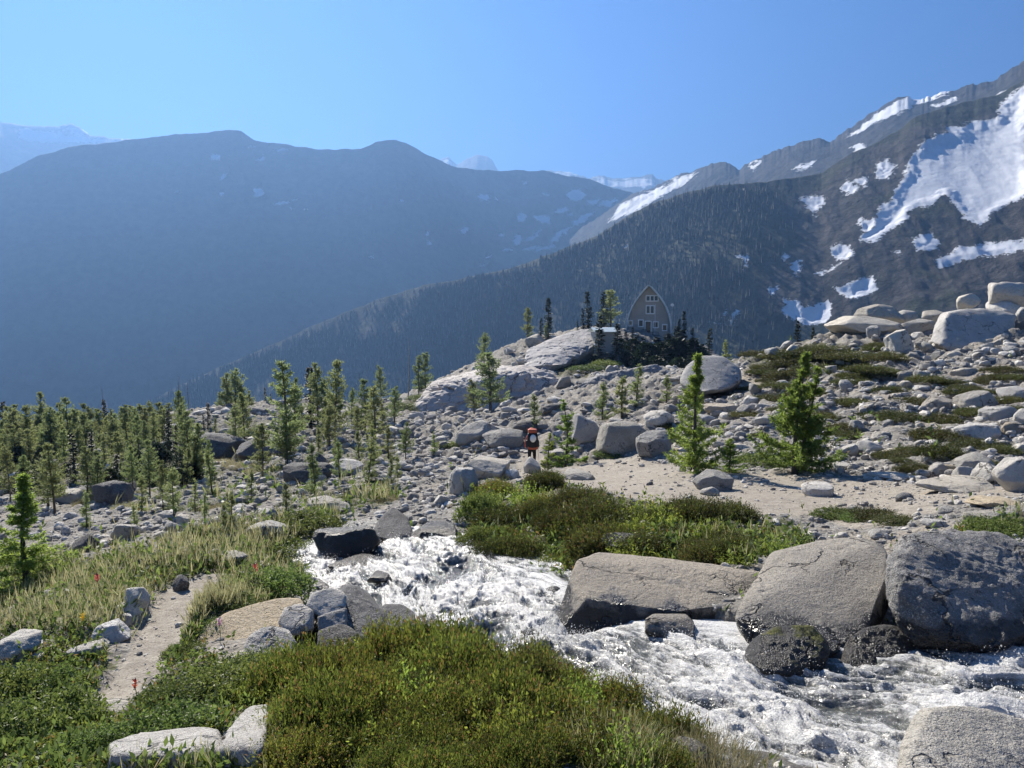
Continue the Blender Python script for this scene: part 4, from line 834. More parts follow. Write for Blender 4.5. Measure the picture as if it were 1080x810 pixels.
protos = {
 'larch': [tree_proto('larch', larch_mesh(6.5, 900 + i, 78, 18, 4, .22 + .025 * (i % 3), .26, .030, bare=.14 + .05 * (i % 3), pw=.55), L_LARCH) for i in range(6)],
 'fir': [tree_proto('fir', fir_mesh(6, 930 + i, 150, 16, .11 + .02 * i, .28, .06), L_FIR) for i in range(3)],
 'sapling': [tree_proto('sapling', larch_mesh(2.6, 950 + i, 46, 18, 3, .2, .15, .016, bare=.04, pw=.75), L_LARCH) for i in range(4)],
 'near': [tree_proto('near', larch_mesh(3.0, 970, 80, 46, 5, .36, .10, .011, bare=.02, pw=1.5), L_NEAR), tree_proto('near', larch_mesh(3.0, 971, 84, 54, 5, .46, .10, .011, bare=.02, pw=1.7, double=True), L_NEAR),
          tree_proto('near', larch_mesh(2.4, 972, 90, 40, 5, .26, .07, .008, bare=.02, pw=.8), L_NEAR), tree_proto('near', larch_mesh(2.2, 973, 40, 34, 5, .22, .075, .009, bare=.02, pw=.8, lean=-.06), L_NEAR)],
 'bush': [tree_proto('bush', bush_mesh(1.6, 990 + i), L_FIR) for i in range(3)],
}
T = Geo(); r9 = np.random.default_rng(3); zz = np.linspace(0, 1, 9); T.tube(np.stack([.05 * np.sin(zz * 4), 0 * zz, zz * 7], -1), .09 * (1 - zz) + .012, 6)
for _ in range(22):
    z = r9.uniform(1.5, 6.6); a = r9.uniform(0, 6.28); ln = r9.uniform(.2, .8) * (1.1 - z / 7.5); T.tube([[0, 0, z], [math.cos(a) * ln, math.sin(a) * ln, z + r9.uniform(-.2, .2)]], [.018, .006], 3)
protos['snag'] = [(T.mesh('snag_trunk', [BARKP], True), None)]
PH = {'larch': 6.5, 'fir': 6, 'sapling': 2.6, 'near': 3.0, 'bush': 1.6, 'snag': 7}
NAME = {'larch': 'larch_tree', 'fir': 'fir_tree', 'sapling': 'larch_sapling', 'near': 'larch_tree', 'bush': 'fir_bush', 'snag': 'dead_tree'}
first = {}
def tree(kind, px, ytop, ybase, label, group=None, Y=None, var=None, wide=1.0, rot=None):
    v = var if var is not None else int(rng.integers(len(protos[kind])))
    q = cast1(px, ybase, 100) if Y is None else None
    if Y is not None:
        q = at(px, ybase, Y); z = float(H(q[0], q[1])); q[2] = z if abs(z - q[2]) < 3 else q[2]
    top = at(px, ytop, q[1]); h = max(top[2] - q[2], .3); s = h / PH[kind]
    if (kind, v) not in first:
        o = bpy.data.objects.new(NAME[kind], None); COL.objects.link(o); o.empty_display_size = .1
        add('trunk', protos[kind][v][0], o)
        if protos[kind][v][1]: add('crown', protos[kind][v][1], o)
        first[(kind, v)] = o
    else: o = copy_tree(first[(kind, v)])
    for k in ('group',):
        if k in o: del o[k]
    o.location = (q[0], q[1], q[2] - .02 * h); ws = s * wide * (rng.uniform(.68, 1.12) if kind == 'larch' else rng.uniform(.9, 1.12)); o.scale = (ws, ws, s); o.rotation_euler = (rng.uniform(-.04, .04), rng.uniform(-.06, .06), rng.uniform(0, 6.28) if rot is None else rot)
    tag(o, label, 'shrub' if kind == 'bush' else 'tree', group); return o
# the grove at the left
extra = [(rng.uniform(-40, 205), rng.uniform(424, 452), rng.uniform(482, 520)) for _ in range(26)]
for x, t, b in [(6,441,500),(16,432,512),(28,441,505),(41,437,497),(50,412,492),(59,432,505),(66,438,510),(73,418,500),(81,430,508),(89,425,490),(97,428,494),(104,431,488),(113,438,498),(122,436,502),(131,432,490),(143,430,490),(151,424,487),(161,422,482),(168,424,478),(175,431,490),(190,410,482),(196,420,478),(199,440,500),(20,426,490),(47,430,495),(68,424,488),(79,434,500),(93,440,508),(118,430,488),(127,441,500),(137,426,484),(147,436,498),(155,430,492),(164,434,496),(172,426,484),(181,424,486),(10,428,494),(36,444,512),(55,442,512),(100,446,514),(109,430,486),(85,448,516),(70,452,520),(2,450,515),(34,452,520),(46,455,518),(-14,440,505),(-30,432,510),(-48,438,508)] + extra:
    tree('larch', x, t, b, 'slender green larch crowded into the grove on the valley edge', 'larches of the crowded grove', Y=float(np.interp(b, [478, 520], [74, 52])))
for x, t, b in [(58,466,542),(51,476,535),(93,470,522),(104,480,525),(126,455,505),(158,463,522),(171,486,536),(183,492,545),(28,478,530),(12,470,528),(141,470,520)]:
    tree('larch', x, t, b, 'shorter pale green larch standing in front of the crowded grove', 'larches in front of the grove', wide=1.15)
for _ in range(16):
    x_ = rng.uniform(195, 425); b_ = float(np.interp(x_, [195, 425], [492, 462])) + rng.uniform(-22, 22)
    tree('larch', x_, b_ - rng.uniform(30, 62), b_, 'thin scattered larch on the bouldery slope between grove and outcrop', 'scattered larches on the bouldery slope', wide=1.1)
for x, t, b, lab in [(3,422,470,'dark fir spire at the picture edge, tallest dark tree there'),(80,455,510,'dark fir in the grove beside a pale larch'),(98,455,485,'broad dark fir in the middle of the grove'),(110,455,487,'dark fir nearest the middle of the grove'),(112,420,460,'thin dark fir with a bare spike top'),(123,478,507,'small dark fir below the larch grove'),(178,430,470,'dark slim fir at the end of the grove'),(185,447,486,'dark narrow fir column beside the last grove larches'),(25,492,535,'low dark fir thicket under the front larches'),(33,496,536,'second low dark fir under the front larches'),(215,436,452,'tiny dark fir on the valley rim'),(219,424,452,'thin fir on the valley rim by the larch knoll')]:
    tree('fir', x, t, b, lab, wide=1.5 if 'low' in lab or 'broad' in lab else 1)
for x, t, b, lab in [(240,393,458,'tall larch on the dark rocky knoll, with a dark trunk'),(248,388,460,'tallest larch of the rocky knoll clump'),(258,404,460,'larch on the outer side of the rocky knoll clump'),(233,414,458,'short larch at the edge of the rocky knoll clump'),(265,412,456,'small larch ending the rocky knoll clump'),(304,379,484,'tallest larch on the slope, rising from the small dark mound'),(312,398,470,'larch close behind the tallest slope larch'),(336,382,458,'larch beside the dark pointed fir'),(346,398,462,'larch between the pointed fir and the tall pair'),(353,379,465,'bushy tall larch beyond the tallest slope larch'),(348,425,470,'short larch at the foot of the bushy tall one'),(371,408,448,'lone thin larch on the rim left of the dense larch'),(402,385,434,'dense dark larch alone by the outcrop'),(448,370,406,'thin larch on the skyline beyond the outcrop'),(441,374,408,'thinnest larch on the skyline beyond the outcrop'),(511,350,398,'slim larch on top of the long outcrop'),(519,371,455,'tall pale larch in front of the long outcrop'),(500,400,455,'shorter larch in front of the long outcrop'),(556,323,366,'round-topped larch on the granite crest'),(576,340,370,'thin larch below the fir on the granite crest'),(644,304,348,'broad pale larch next to the hut'),(428,445,487,'feathery larch sapling in the scree by the tall block'),(281,455,470,'small larch behind the tallest slope larch')]:
    tree('larch', x, t, b, lab, Y={240:93,248:93,258:94,233:92,265:94,402:110,448:118,441:118,511:118,519:70,500:72,556:136,576:133,644:152}.get(x), wide=1.35 if x in (402,644,519,500) else 1.0, var={304:0,519:1}.get(x))
for x, t, b, lab in [(281,408,447,'dark fir behind the larch clump on the slope'),(286,415,447,'smaller dark fir behind the larch clump'),(275,430,452,'low dark fir near the larch clump'),(328,385,452,'dark pointed fir between the slope larches'),(578,313,352,'dark slim fir standing on the granite crest'),(570,334,352,'short dark fir on the granite crest'),(621,306,347,'dark fir spire left of the hut'),(615,325,347,'small dark fir left of the hut spire'),(637,306,346,'second dark fir spire beside the hut'),(609,338,350,'smallest dark fir on the crest by the hut'),(631,331,367,'thin dark fir in front of the pale shed'),(650,340,369,'short dark fir at the shed corner toward the hut'),(721,327,358,'dark fir right of the hut'),(716,336,358,'short dark fir touching the hut corner'),(730,345,365,'little fir down from the hut corner'),(747,345,380,'lone dark fir behind the wedge boulder'),(840,337,360,'fir tip rising beyond the crest by the heathery bank'),(858,344,362,'short fir tip beyond the crest')]:
    tree('fir', x, t, b, lab, Y={281:100,286:100,275:98,578:135,570:135,621:147,615:147,637:153,609:145,631:118,650:118,721:150,716:152,730:146,747:125,840:62,858:62}.get(x), wide=1.2)
for x, t, b in [(223,474,522),(197,468,512),(332,465,522),(302,508,545),(245,518,560),(236,530,565),(413,482,512),(420,478,505),(390,463,510),(150,500,540),(206,505,540),(265,495,530),(345,440,470),(458,455,480),(228,440,460)] + [(rng.uniform(90, 420), 0, b_) for b_ in rng.uniform(470, 560, 16)]:
    if t == 0: t = b - rng.uniform(22, 46)
    tree('sapling', x, t, b, 'feathery young larch growing out of the scree', 'young larches in the scree')
for x, t, b, lab in [(636,402,445,'bright young larch below the shaded rock wall'),(655,395,440,'pale young larch below the hut bushes'),(672,383,428,'tallest young larch under the hut bushes'),(703,395,425,'small young larch beside the wedge boulder'),(765,358,384,'young larch on the crest behind the wedge boulder'),(563,415,450,'wispy larch sapling behind the hiker')]:
    tree('sapling', x, t, b, lab, wide=1.3)
tree('near', 736, 372, 498, 'single bright green larch beside the trail, with a pointed top', Y=20.3, var=0, wide=1.05)
tree('near', 836, 370, 502, 'twin-stem bushy green larch beside the trail', Y=19.6, var=1, wide=1.15, rot=.2)
tree('near', 27, 500, 652, 'leafy green larch at the picture edge by the meadow', Y=11.0, var=0, wide=1.5)
tree('near', 597, 393, 480, 'feathery young larch leaning beside the hiker', Y=29, var=3, wide=1.2, rot=0)
tree('near', 578, 440, 487, 'low feathery larch shoot touching the hiker', Y=29.5, var=3, wide=1.4, rot=2)
tree('near', 770, 452, 500, 'low spreading larch growth between the two near larches', Y=20.0, var=2, wide=1.7)
for x, t, b in [(192,396,470),(201,404,470),(203,425,470),(110,405,450),(430,355,405),(189,420,472)]:
    tree('snag', x, t, b, 'bare grey dead trunk among the living larches', 'dead trunks among the larches', Y=95 if b > 440 else 118)
for i, (x, t, b) in enumerate([(628,360,372),(641,357,376),(655,357,382),(668,358,386),(682,362,392),(697,362,392),(712,358,390),(726,360,390),(738,370,394),(662,372,394),(690,376,402),(716,378,402),(646,370,386),(676,378,400)]):
    tree('bush', x, t, b, 'dark scrubby fir bush on the slope below the hut', 'dark bushes below the hut', Y=float(np.interp(b, [372, 402], [143, 112])), wide=1.35)
for i, (x, t, b) in enumerate([(634,350,368),(648,348,374),(660,349,378),(671,352,384),(679,355,388),(693,354,390),(705,350,388),(720,346,388),(733,355,392),(741,362,394),(655,362,392),(700,366,398),(684,368,398),(727,370,400),(667,345,372),(712,343,374)]):
    tree('fir', x, t, b, 'small ragged dark fir among the bushes below the hut', 'small firs below the hut', Y=float(np.interp(b, [368, 402], [144, 112])), wide=1.9)
for _ in range(26):
    b_ = rng.uniform(478, 520); tree('bush', rng.uniform(-30, 205), b_ - rng.uniform(12, 24), b_, 'dark low bush in the shade under the crowded grove', 'bushes under the crowded grove', wide=1.3)
# --- low shrubs made of upright sprigs
def sprigs(G, base, up, h, nl, L, W, r_, spread=.55, m=0, stem=False):
    n = len(base)
    for j in range(nl):
        t = (j + r_.random(n)) / nl; p = base + up * (h * t)[:, None]
        rad = unit(r_.normal(size=(n, 3))); d = unit(up * (1 - spread) + rad * spread + np.array([0, 0, .1]))
        G.leaves(p, d, L * r_.uniform(.6, 1.25, n), W * r_.uniform(.7, 1.2, n), unit(np.cross(d, r_.normal(size=(n, 3)))), m)
def shrub_mesh(seed, n, h, nl, L, W, mat, spread=.5, flat=.5, bumps=3):
    """a uneven mound one metre across the radius"""
    r_ = np.random.default_rng(seed); G = Geo()
    rr = np.sqrt(r_.random(n)); th = r_.uniform(0, 6.283, n); x, y = rr * np.cos(th), rr * np.sin(th)
    nz_ = fbm(np.stack([x * 2.2, y * 2.2, 0 * x + seed], -1), 3, seed); edge = 1 + .28 * fbm(np.stack([np.cos(th) * 1.5, np.sin(th) * 1.5, 0 * th + seed], -1), 3, seed + 1)
    x, y = x * edge, y * edge; z = flat * np.clip(1 - rr ** 2.2, 0, 1) ** .6 * (1 + .6 * nz_)
    z = z * np.where(r_.random(n) < .35, r_.uniform(.3, 1, n), 1)
    up = unit(np.stack([x * .55, y * .55, .9 + 0 * x], -1) + r_.normal(0, .36, (n, 3)))
    sprigs(G, np.stack([x, y, z - .25 * h], -1), up, h * (.35 + 1.5 * r_.random(n) ** 2.2), nl, L, W, r_, spread)
    return G.mesh('foliage', [mat])
SH = {'heath': [shrub_mesh(40 + i, 1250, .30, 8, .085, .017, L_HEATH, .5, .34) for i in range(4)],
      'dark': [shrub_mesh(50 + i, 1250, .30, 8, .085, .017, L_DARKH, .52, .42) for i in range(3)],
      'broad': [shrub_mesh(60 + i, 1100, .22, 7, .085, .02, L_BROAD, .62, .42) for i in range(4)],
      'willow': [shrub_mesh(80 + i, 150, .75, 15, .15, .032, L_WILLOW, .6, .2) for i in range(3)],
      'grassy': [shrub_mesh(70 + i, 1500, .26, 3, .24, .005, L_GRASS, .25, .12) for i in range(3)]}
SN = {'heath': 'heather_shrub', 'dark': 'heather_shrub', 'broad': 'leafy_shrub', 'willow': 'willow_shrub', 'grassy': 'grass_tuft'}
def shrub(kind, x, y, wpx, label, group=None, hs=1.0, Y=None, dy=1.0):
    q = cast(x, y)[0] if Y is None else at(x, y, Y)
    if np.isnan(q[0]) or (q[1] > 62 and y < 380 and x > 780): return
    s = wpx / F * q[1] / 2
    me_ = SH[kind][int(rng.integers(len(SH[kind])))]
    o = add(SN[kind], me_, label=label, cat='shrub' if kind != 'grassy' else 'grass', group=group, loc=(q[0], q[1], q[2] - .03 * s))
    o.scale = (s, s * dy, s * hs); o.rotation_euler = (0, 0, rng.uniform(0, 6.28)); return o
MAT_POLY = np.array([(285,730),(330,712),(350,696),(400,690),(440,686),(500,708),(560,716),(610,735),(650,745),(700,790),(740,830),(300,830),(285,800)], float)
done = []
while len(done) < 84:
    x, y = rng.uniform(285, 740), rng.uniform(686, 830)
    if poly_sdf(np.array([x]), np.array([y]), MAT_POLY)[0] < -4: continue
    if len(done) > 12 and any(abs(x - a) < 17 and abs(y - b) < 10 for a, b in done[-40:]): continue
    done.append((x, y)); w_ = rng.uniform(55, 105); k_ = rng.random(); h_ = rng.uniform(.9, 2.0) * (.45 if y < 722 and x < 400 else 1)
    if k_ < .66: shrub('heath', x, y, w_, 'green and gold heather clump in the thick mat beside the rapids', 'heather mat beside the rapids', h_)
    elif k_ < .82: shrub('dark', x, y, w_ * .8, 'darker heather clump in the thick mat beside the rapids', 'dark clumps of the heather mat', h_)
    else: shrub('willow', x, y, w_ * .7, 'leafy willow shoots poking out of the heather mat', 'willow shoots in the heather mat', h_ * .9)
for x, y in [(408,700),(425,697),(395,703),(610,745)]: shrub('willow', x, y, 46, 'leafy willow shoots poking out of the heather mat', 'willow shoots in the heather mat', 1.5)
for x, y, w_, lab in [(340,702,50,'spiky dark tussock under the streamside rock pile'),(640,800,120,'grassy tuft at the edge of the heather mat'),(745,812,110,'grass tuft hanging over the stream at the picture bottom'),(300,790,90,'tall grass tuft beside the pale bedrock slab')]:
    shrub('grassy', x, y, w_, lab, hs=1.3)
for poly, n, lab, grp in (([(492,545),(520,518),(560,512),(640,520),(670,545),(660,575),(600,612),(540,605),(500,585)], 34, 'heather bush on the far bank of the rapids', 'heather bushes on the far bank'),
                          ([(670,545),(700,535),(790,545),(850,562),(830,585),(790,598),(700,595),(660,580)], 26, 'heather bush behind the long flat-topped slab', 'heather bushes behind the slab')):
    pa = np.array(poly, float); c_ = 0
    while c_ < n:
        x, y = rng.uniform(pa[:, 0].min(), pa[:, 0].max()), rng.uniform(pa[:, 1].min(), pa[:, 1].max())
        if poly_sdf(np.array([x]), np.array([y]), pa)[0] < 0: continue
        k_ = rng.random(); c_ += 1
        if k_ < .55: shrub('dark', x, y, rng.uniform(34, 66), 'thick dark ' + lab, 'dark ' + grp, rng.uniform(.6, 1.7))
        elif k_ < .85: shrub('heath', x, y, rng.uniform(30, 56), 'golden green ' + lab, 'golden ' + grp, rng.uniform(.6, 1.6))
        else: shrub('willow', x, y, rng.uniform(26, 44), 'leafy willow shoots in the ' + lab, 'willow shoots in ' + grp, rng.uniform(.8, 1.4))
for x, y, w_, h_, lab in [(508,548,50,1.8,'bright leafy willow at the corner of the bank shrubs'),(505,575,40,1.6,'bright leafy willow sprig right above the white water'),(280,625,90,.9,'bright leafy bush beside the head of the trail'),(240,640,60,.7,'leafy plant between trail and sloping tan slab'),(196,690,44,.8,'leafy plant under the sloping tan slab'),(222,664,50,.7,'low leafy plant beside the tan slab top'),(320,560,80,.8,'pale green willow bush left of the big black wet rock'),(300,590,90,.7,'light green bush above the bright leafy one'),
  (42,738,100,1.0,'round green bush left of the trail end'),(40,780,140,1.0,'green leafy bush in the picture corner'),(96,795,90,0.8,'leafy ground plant below the trail end'),(178,745,80,0.8,'leafy plant right of the trail end'),(230,735,110,0.8,'leafy growth around the dark grey trail rock'),(180,775,110,0.8,'leafy growth above the smooth rock sheet'),(270,715,90,0.8,'leafy growth under the rough grey boulder'),(10,740,110,1.0,'leafy bush under the big white edge rock'),
  (800,490,60,.7,'green undergrowth between the two near larches'),(645,480,40,.5,'green plant under the big round grey boulder'),(900,427,30,.7,'small bright plant on the dark bank edge'),(885,545,50,.6,'yellow-green tuft on the trail edge behind the tan boulder'),(905,548,36,.6,'green tuft next to the yellow-green trail tuft'),(1060,560,70,.6,'bright green plants behind the dark grey boulder'),(420,795,70,.5,'light leafy sprig in front of the heather mat'),(580,505,26,.9,'little green plant at the hiker bend'),(790,340,1,1,'')]:
    if lab: shrub('broad', x, y, w_, lab, hs=h_)
for x, y, w_, h_ in [(925,545,50,.5),(950,553,50,.5),(965,478,40,.5),(940,482,40,.5),(985,462,50,.6),(990,480,46,.8),(1035,472,55,.5),(1000,445,50,.5),(960,425,40,.5),(830,385,40,.4),(850,378,50,.4),(870,372,50,.4),(890,378,50,.4),(905,388,40,.5),(870,390,50,.4),(845,395,50,.4),(1000,405,40,.4),(1060,392,40,.5),(950,440,50,.4),(1075,400,36,.5),(930,440,46,.4)] + [(rng.uniform(790, 940), rng.uniform(358, 425), rng.uniform(24, 46), .5) for _ in range(34)] + [(rng.uniform(860, 1080), rng.uniform(400, 500), rng.uniform(22, 44), .55) for _ in range(26)] + [(rng.uniform(700, 860), rng.uniform(410, 470), rng.uniform(18, 34), .5) for _ in range(12)]:  # random mid-slope cushions stand for heath and for dark shadow specks
    shrub('dark', x, y, w_, 'small dark cushion standing for heather and shadow among the rocks of the upper slope', 'heather cushions on the upper slope', h_)
for x, y, w_, h_ in [(470,470,30,.5),(640,385,30,.6),(600,375,50,.4),(620,368,50,.4),(450,420,40,.4),(200,475,50,.4),(240,472,50,.4),(280,480,40,.4),(430,430,40,.4),(620,390,36,.5),(150,480,40,.4)]:
    shrub('broad', x, y, w_, 'low green patch of plants on the rocky ground below the hut', 'green patches below the hut', h_)
for _ in range(34):
    shrub('broad' if rng.random() < .5 else 'grassy', rng.uniform(80, 430), rng.uniform(455, 560), rng.uniform(16, 40), 'pale green patch of low plants among the scree stones', 'green patches in the scree', rng.uniform(.4, .8))
shrub('dark', 395, 515, 60, 'rusty orange patch of low plants above the black rocks', hs=.35)

# --- the low growth nobody could count
q = np.concatenate([scatter_px(90000, box=((-150, 560), (1200, 830))), scatter_px(24000, [(-100,600),(230,560),(440,510),(440,560),(300,620),(100,700),(-100,720)]), scatter_px(9000, box=((-100, 360), (1180, 560)))])
vm = Gsample(veg_m, q[:, 0], q[:, 1]); ss = Gsample(sd_stream, q[:, 0], q[:, 1]); pm = Gsample(path_m, q[:, 0], q[:, 1])
cl = fbm(np.stack([q[:, 0] / .8, q[:, 1] / .8, 0 * vm], -1), 3, 91)
k = (rng.random(len(q)) < np.clip(vm * 1.1 + .35 * cl - .25, 0.012, 1)) & (ss < -.12) & (rng.random(len(q)) > pm * .97); q = q[k]; _x, _y = project(q); q = q[poly_sdf(_x, _y, MAT_POLY) < 6]
sz = np.clip(q[:, 1] / 7, .8, 3.2); G = Geo(); ml = (q[:, 0] < -1.0) & (q[:, 1] > 7.2); kind = rng.random(len(q)) * .93 + .45 * fbm(q / 1.5, 2, 93) + .3 * ml - .22 * (~ml)
for sel, hh, nl, L, W_, sp_, mi in ((kind < .35, .07, 4, .05, .009, .55, 0), ((kind >= .35) & (kind < .72), .10, 4, .07, .014, .6, 1), (kind >= .72, .05, 4, .16, .004, .25, 2)):
    s = q[sel]; z = sz[sel]; n = len(s); up = unit(np.array([0, 0, 1.0]) + rng.normal(0, .25, (n, 3)))
    sprigs(G, s, up, hh * z * rng.uniform(.5, 1.4, n), nl, L * z, W_ * z, rng, sp_, mi)
s = q[ml][::2]; n = len(s)
sprigs(G, s + rng.normal(0, .05, (n, 3)) * np.array([1, 1, 0]), unit(np.array([0, 0, 1.0]) + rng.normal(0, .2, (n, 3))), .06 * np.ones(n), 3, .085, .005, rng, .45, 2)
add('grass', G.mesh('grass', [L_HEATH, L_BROAD, L_GRASS]), kind='stuff', label='low mixed grass and alpine plants between the rocks')
# --- a few flowers
def flower(px, py, col, name, label, Y=None):
    m = Nodes('petal_' + name); pm_ = m.surf(m.pbsdf(col, .6))
    q = cast1(px, py, 6); o = bpy.data.objects.new('wildflower', None); COL.objects.link(o); o.location = tuple(q); tag(o, label, 'flower')
    h = .16 * q[1] / 6; G = Geo(); G.tube([[0, 0, 0], [.01, 0, h * .5], [.0, 0, h]], [.003, .003, .002], 5); add('stem', G.mesh('stem', [L_BROAD], True), o)
    G = Geo(); n = 26; a = rng.uniform(0, 6.28, n); zz = rng.uniform(0, .06, n) * q[1] / 6
    G.leaves(np.stack([0 * a, 0 * a, h + zz - .03], -1), unit(np.stack([np.cos(a), np.sin(a), .8 + 0 * a], -1)), .035 * q[1] / 6, .008, unit(np.stack([-np.sin(a), np.cos(a), 0 * a], -1))); add('blossom', G.mesh('blossom', [pm_]), o)
for f_ in [(143,742,(.62,.13,.05),'orange','orange paintbrush flower at the lower end of the trail'),(104,632,(.6,.08,.07),'red','red flower in the meadow above the edging stones'),(88,672,(.75,.55,.05),'yellow','yellow flower beside the longest edging stone'),(270,622,(.6,.10,.06),'scarlet','red flower in the bright leafy bush'),(232,678,(.55,.3,.4),'pink','pink flower beneath the sloping tan slab')]: flower(*f_)

# --- forest on the far slope: spiky conifers, no one counts them
def forest():
    V = RIDGE; ppx, ppy = project(V); nx, ny = ppx.shape
    i = rng.integers(0, nx - 1, 90000); j = rng.integers(0, int(ny * .93), 90000); a = rng.random(90000)[:, None]; b_ = rng.random(90000)[:, None]
    p = V[i, j] * (1-a) * (1-b_) + V[i+1, j] * a * (1-b_) + V[i, j+1] * (1-a) * b_ + V[i+1, j+1] * a * b_; x, y = project(p)
    den = np.clip(.62 + 1.2 * fbm(p / 120., 4, 404), 0.04, 1) * sstep(850, 690, x); k = (rng.random(90000) < den) & (x > 40) & (x < 860); p = p[k][:30000]; n = len(p)
    h = rng.uniform(6, 14, n); G = Geo(); c6 = np.arange(5) / 5 * 6.283
    for lo, hi, w_ in ((.05, .62, .17), (.35, 1.0, .11)):
        ring = np.stack([np.cos(c6)[None] * w_ * h[:, None] * rng.uniform(.5, 1.2, (n, 5)), np.sin(c6)[None] * w_ * h[:, None] * rng.uniform(.5, 1.2, (n, 5)), lo * h[:, None] + rng.uniform(-.1, .1, (n, 5)) * h[:, None]], -1) + p[:, None]
        tip = p + np.stack([0 * h, 0 * h, hi * h], -1); v = np.concatenate([ring, tip[:, None]], 1)
        f = np.array([[q_, (q_ + 1) % 5, 5] for q_ in range(5)]); G.put(v.reshape(-1, 3), (f[None] + (np.arange(n) * 6)[:, None, None]).reshape(-1, 3), 0)
    d = rng.random(n) < .16; pd = p[d] + rng.normal(0, 4, (d.sum(), 3)) * np.array([1, 1, 0]); hd = rng.uniform(8, 15, len(pd)); w3 = np.arange(3) / 3 * 6.283
    ring = np.stack([np.cos(w3)[None] * .35 + 0 * hd[:, None], np.sin(w3)[None] * .35 + 0 * hd[:, None], 0 * hd[:, None] + 0 * w3[None]], -1) + pd[:, None]
    v = np.concatenate([ring, (pd + np.stack([0 * hd, 0 * hd, hd], -1))[:, None]], 1); f = np.array([[0, 1, 3], [1, 2, 3], [2, 0, 3]]); G.put(v.reshape(-1, 3), (f[None] + (np.arange(len(pd)) * 4)[:, None, None]).reshape(-1, 3), 1)
    add('forest', G.mesh('forest', [leaf_mat('far_conifers', (.014,.02,.012), (.04,.05,.028), .15), BARKP]), kind='stuff', label='conifer forest with dead grey trunks on the far slope')
forest()
# ------------------------------------------------------------------ hut, shed, hiker
def plain(name, col, rough=.7, spec=.3, nz=0., sc=6., metal=0.):
    m = Nodes(name); P = m.n('TexCoord').outputs['Object']; c = col
    if nz: c = m.mix(m.noise(sc, P, 5, .65), tuple(v * (1 - nz) for v in col), tuple(min(1, v * (1 + nz)) for v in col))
    return m.surf(m.pbsdf(c, rough, None, spec, Metallic=metal))
M_CLAD = Nodes('brown_cladding'); _P = M_CLAD.n('TexCoord').outputs['Object']
_wv = M_CLAD.n('TexWave', {'Vector': _P, 'Scale': 1.1, 'Distortion': .3}, wave_type='BANDS', bands_direction='Z').outputs['Fac']
M_CLAD = M_CLAD.surf(M_CLAD.pbsdf(M_CLAD.mix(M_CLAD.noise(.8, _P, 5), (.36,.33,.285), (.50,.46,.40)), .85, M_CLAD.bump(_wv, .5, .05)))
M_ROOF = plain('teal_metal_roof', (.58,.66,.66), .4, .5, .12, .5); M_WHITE = plain('white_paint', (.85,.85,.82), .6, .3, .06); M_GLASS = plain('dark_glass', (.03,.04,.05), .08, .6)
M_GREYW = plain('weathered_boards', (.42,.40,.36), .85, .2, .2, 3.); M_DECK = plain('deck_wood', (.16,.135,.11), .85, .2, .2)
hq = at(684, 356, 150.0); hut = bpy.data.objects.new('alpine_hut', None); COL.objects.link(hut); hut.location = tuple(hq); hut.rotation_euler = (0, 0, R(-12))
tag(hut, 'tall grey-brown arched hut with a pale metal roof and white-framed windows', 'hut')
HB, HWID, DEP = 9.9, 4.1, 11.0
PRF = np.array([(0,1.),(.12,1.0),(.3,.965),(.45,.88),(.58,.755),(.7,.59),(.8,.42),(.88,.26),(.95,.11),(1.0,0)])
zs = np.linspace(0, 1, 26); hw = np.interp(zs, PRF[:, 0], PRF[:, 1]) * HWID; zs = zs * HB
def arch(off, y): return np.array([(-w_ - off, y, z) for w_, z in zip(hw, zs)] + [(w_ + off, y, z) for w_, z in zip(hw[::-1][1:], zs[::-1][1:])]) + np.array([0, 0, 0])
G = Geo()
for y in (0, DEP):
    a = arch(0, y); n = len(a); G.put(np.concatenate([a, [[0, y, 3.0]]]), [[i, (i + 1) % n, n] for i in range(n)])
a, b_ = arch(0, 0), arch(0, DEP); n = len(a); G.put(np.concatenate([a, b_]), [[i, i + 1, n + i + 1, n + i] for i in range(n - 1)])
G.box((0, DEP / 2, -1.2), (2 * HWID - .3, DEP - .3, 2.4))
add('wall', G.mesh('hut_wall', [M_CLAD]), hut)
G = Geo(); ov = .75
def roofring(off, y, pk):
    a = arch(off, y); d = zs / HB; up = np.concatenate([d, d[::-1][1:]]); a[:, 2] += off * .9 * up; a[:, 1] -= pk * up ** 6; keep = np.abs(a[:, 2]) >= 0; return a[2:-2]
rings = [roofring(.06, -ov, .9), roofring(.30, -ov, .9), roofring(.30, DEP + ov, 0), roofring(.06, DEP + ov, 0)]; n = len(rings[0])
for k in range(4):
    A_, B_ = rings[k], rings[(k + 1) % 4]; G.put(np.concatenate([A_, B_]), [[i, i + 1, n + i + 1, n + i] for i in range(n - 1)])
for e in (0, n - 1): G.put(np.array([r_[e] for r_ in rings]), [[0, 1, 2, 3]])
add('roof', G.mesh('hut_roof', [M_ROOF]), hut)
def window(x, z, w_, h, panes=1, parent=hut, y=0.):
    G = Geo(); t = .2
    G.box((0, -.06, h / 2 - t / 2), (w_, .14, t)); G.box((0, -.06, -h / 2 + t / 2), (w_, .14, t))
    for i in range(panes + 1): G.box((-w_ / 2 + t / 2 + i * (w_ - t) / panes, -.065, 0), (t, .13, h - 2 * t + .004))
    o = add('window', G.mesh('window_frame', [M_WHITE]), parent, loc=(x, y, z)); G = Geo(); G.box((0, -.02, 0), (w_ - .1, .03, h - .1)); add('pane', G.mesh('pane', [M_GLASS]), o)
S = 150 / 810.
def hx(px): return (px - 684) * S * 1.03
def hz(py): return (356 - py) * S
window(hx(687), hz(315), 2.5, 1.25, 3); window(hx(685.2), hz(326.8), 1.75, 1.75, 2)
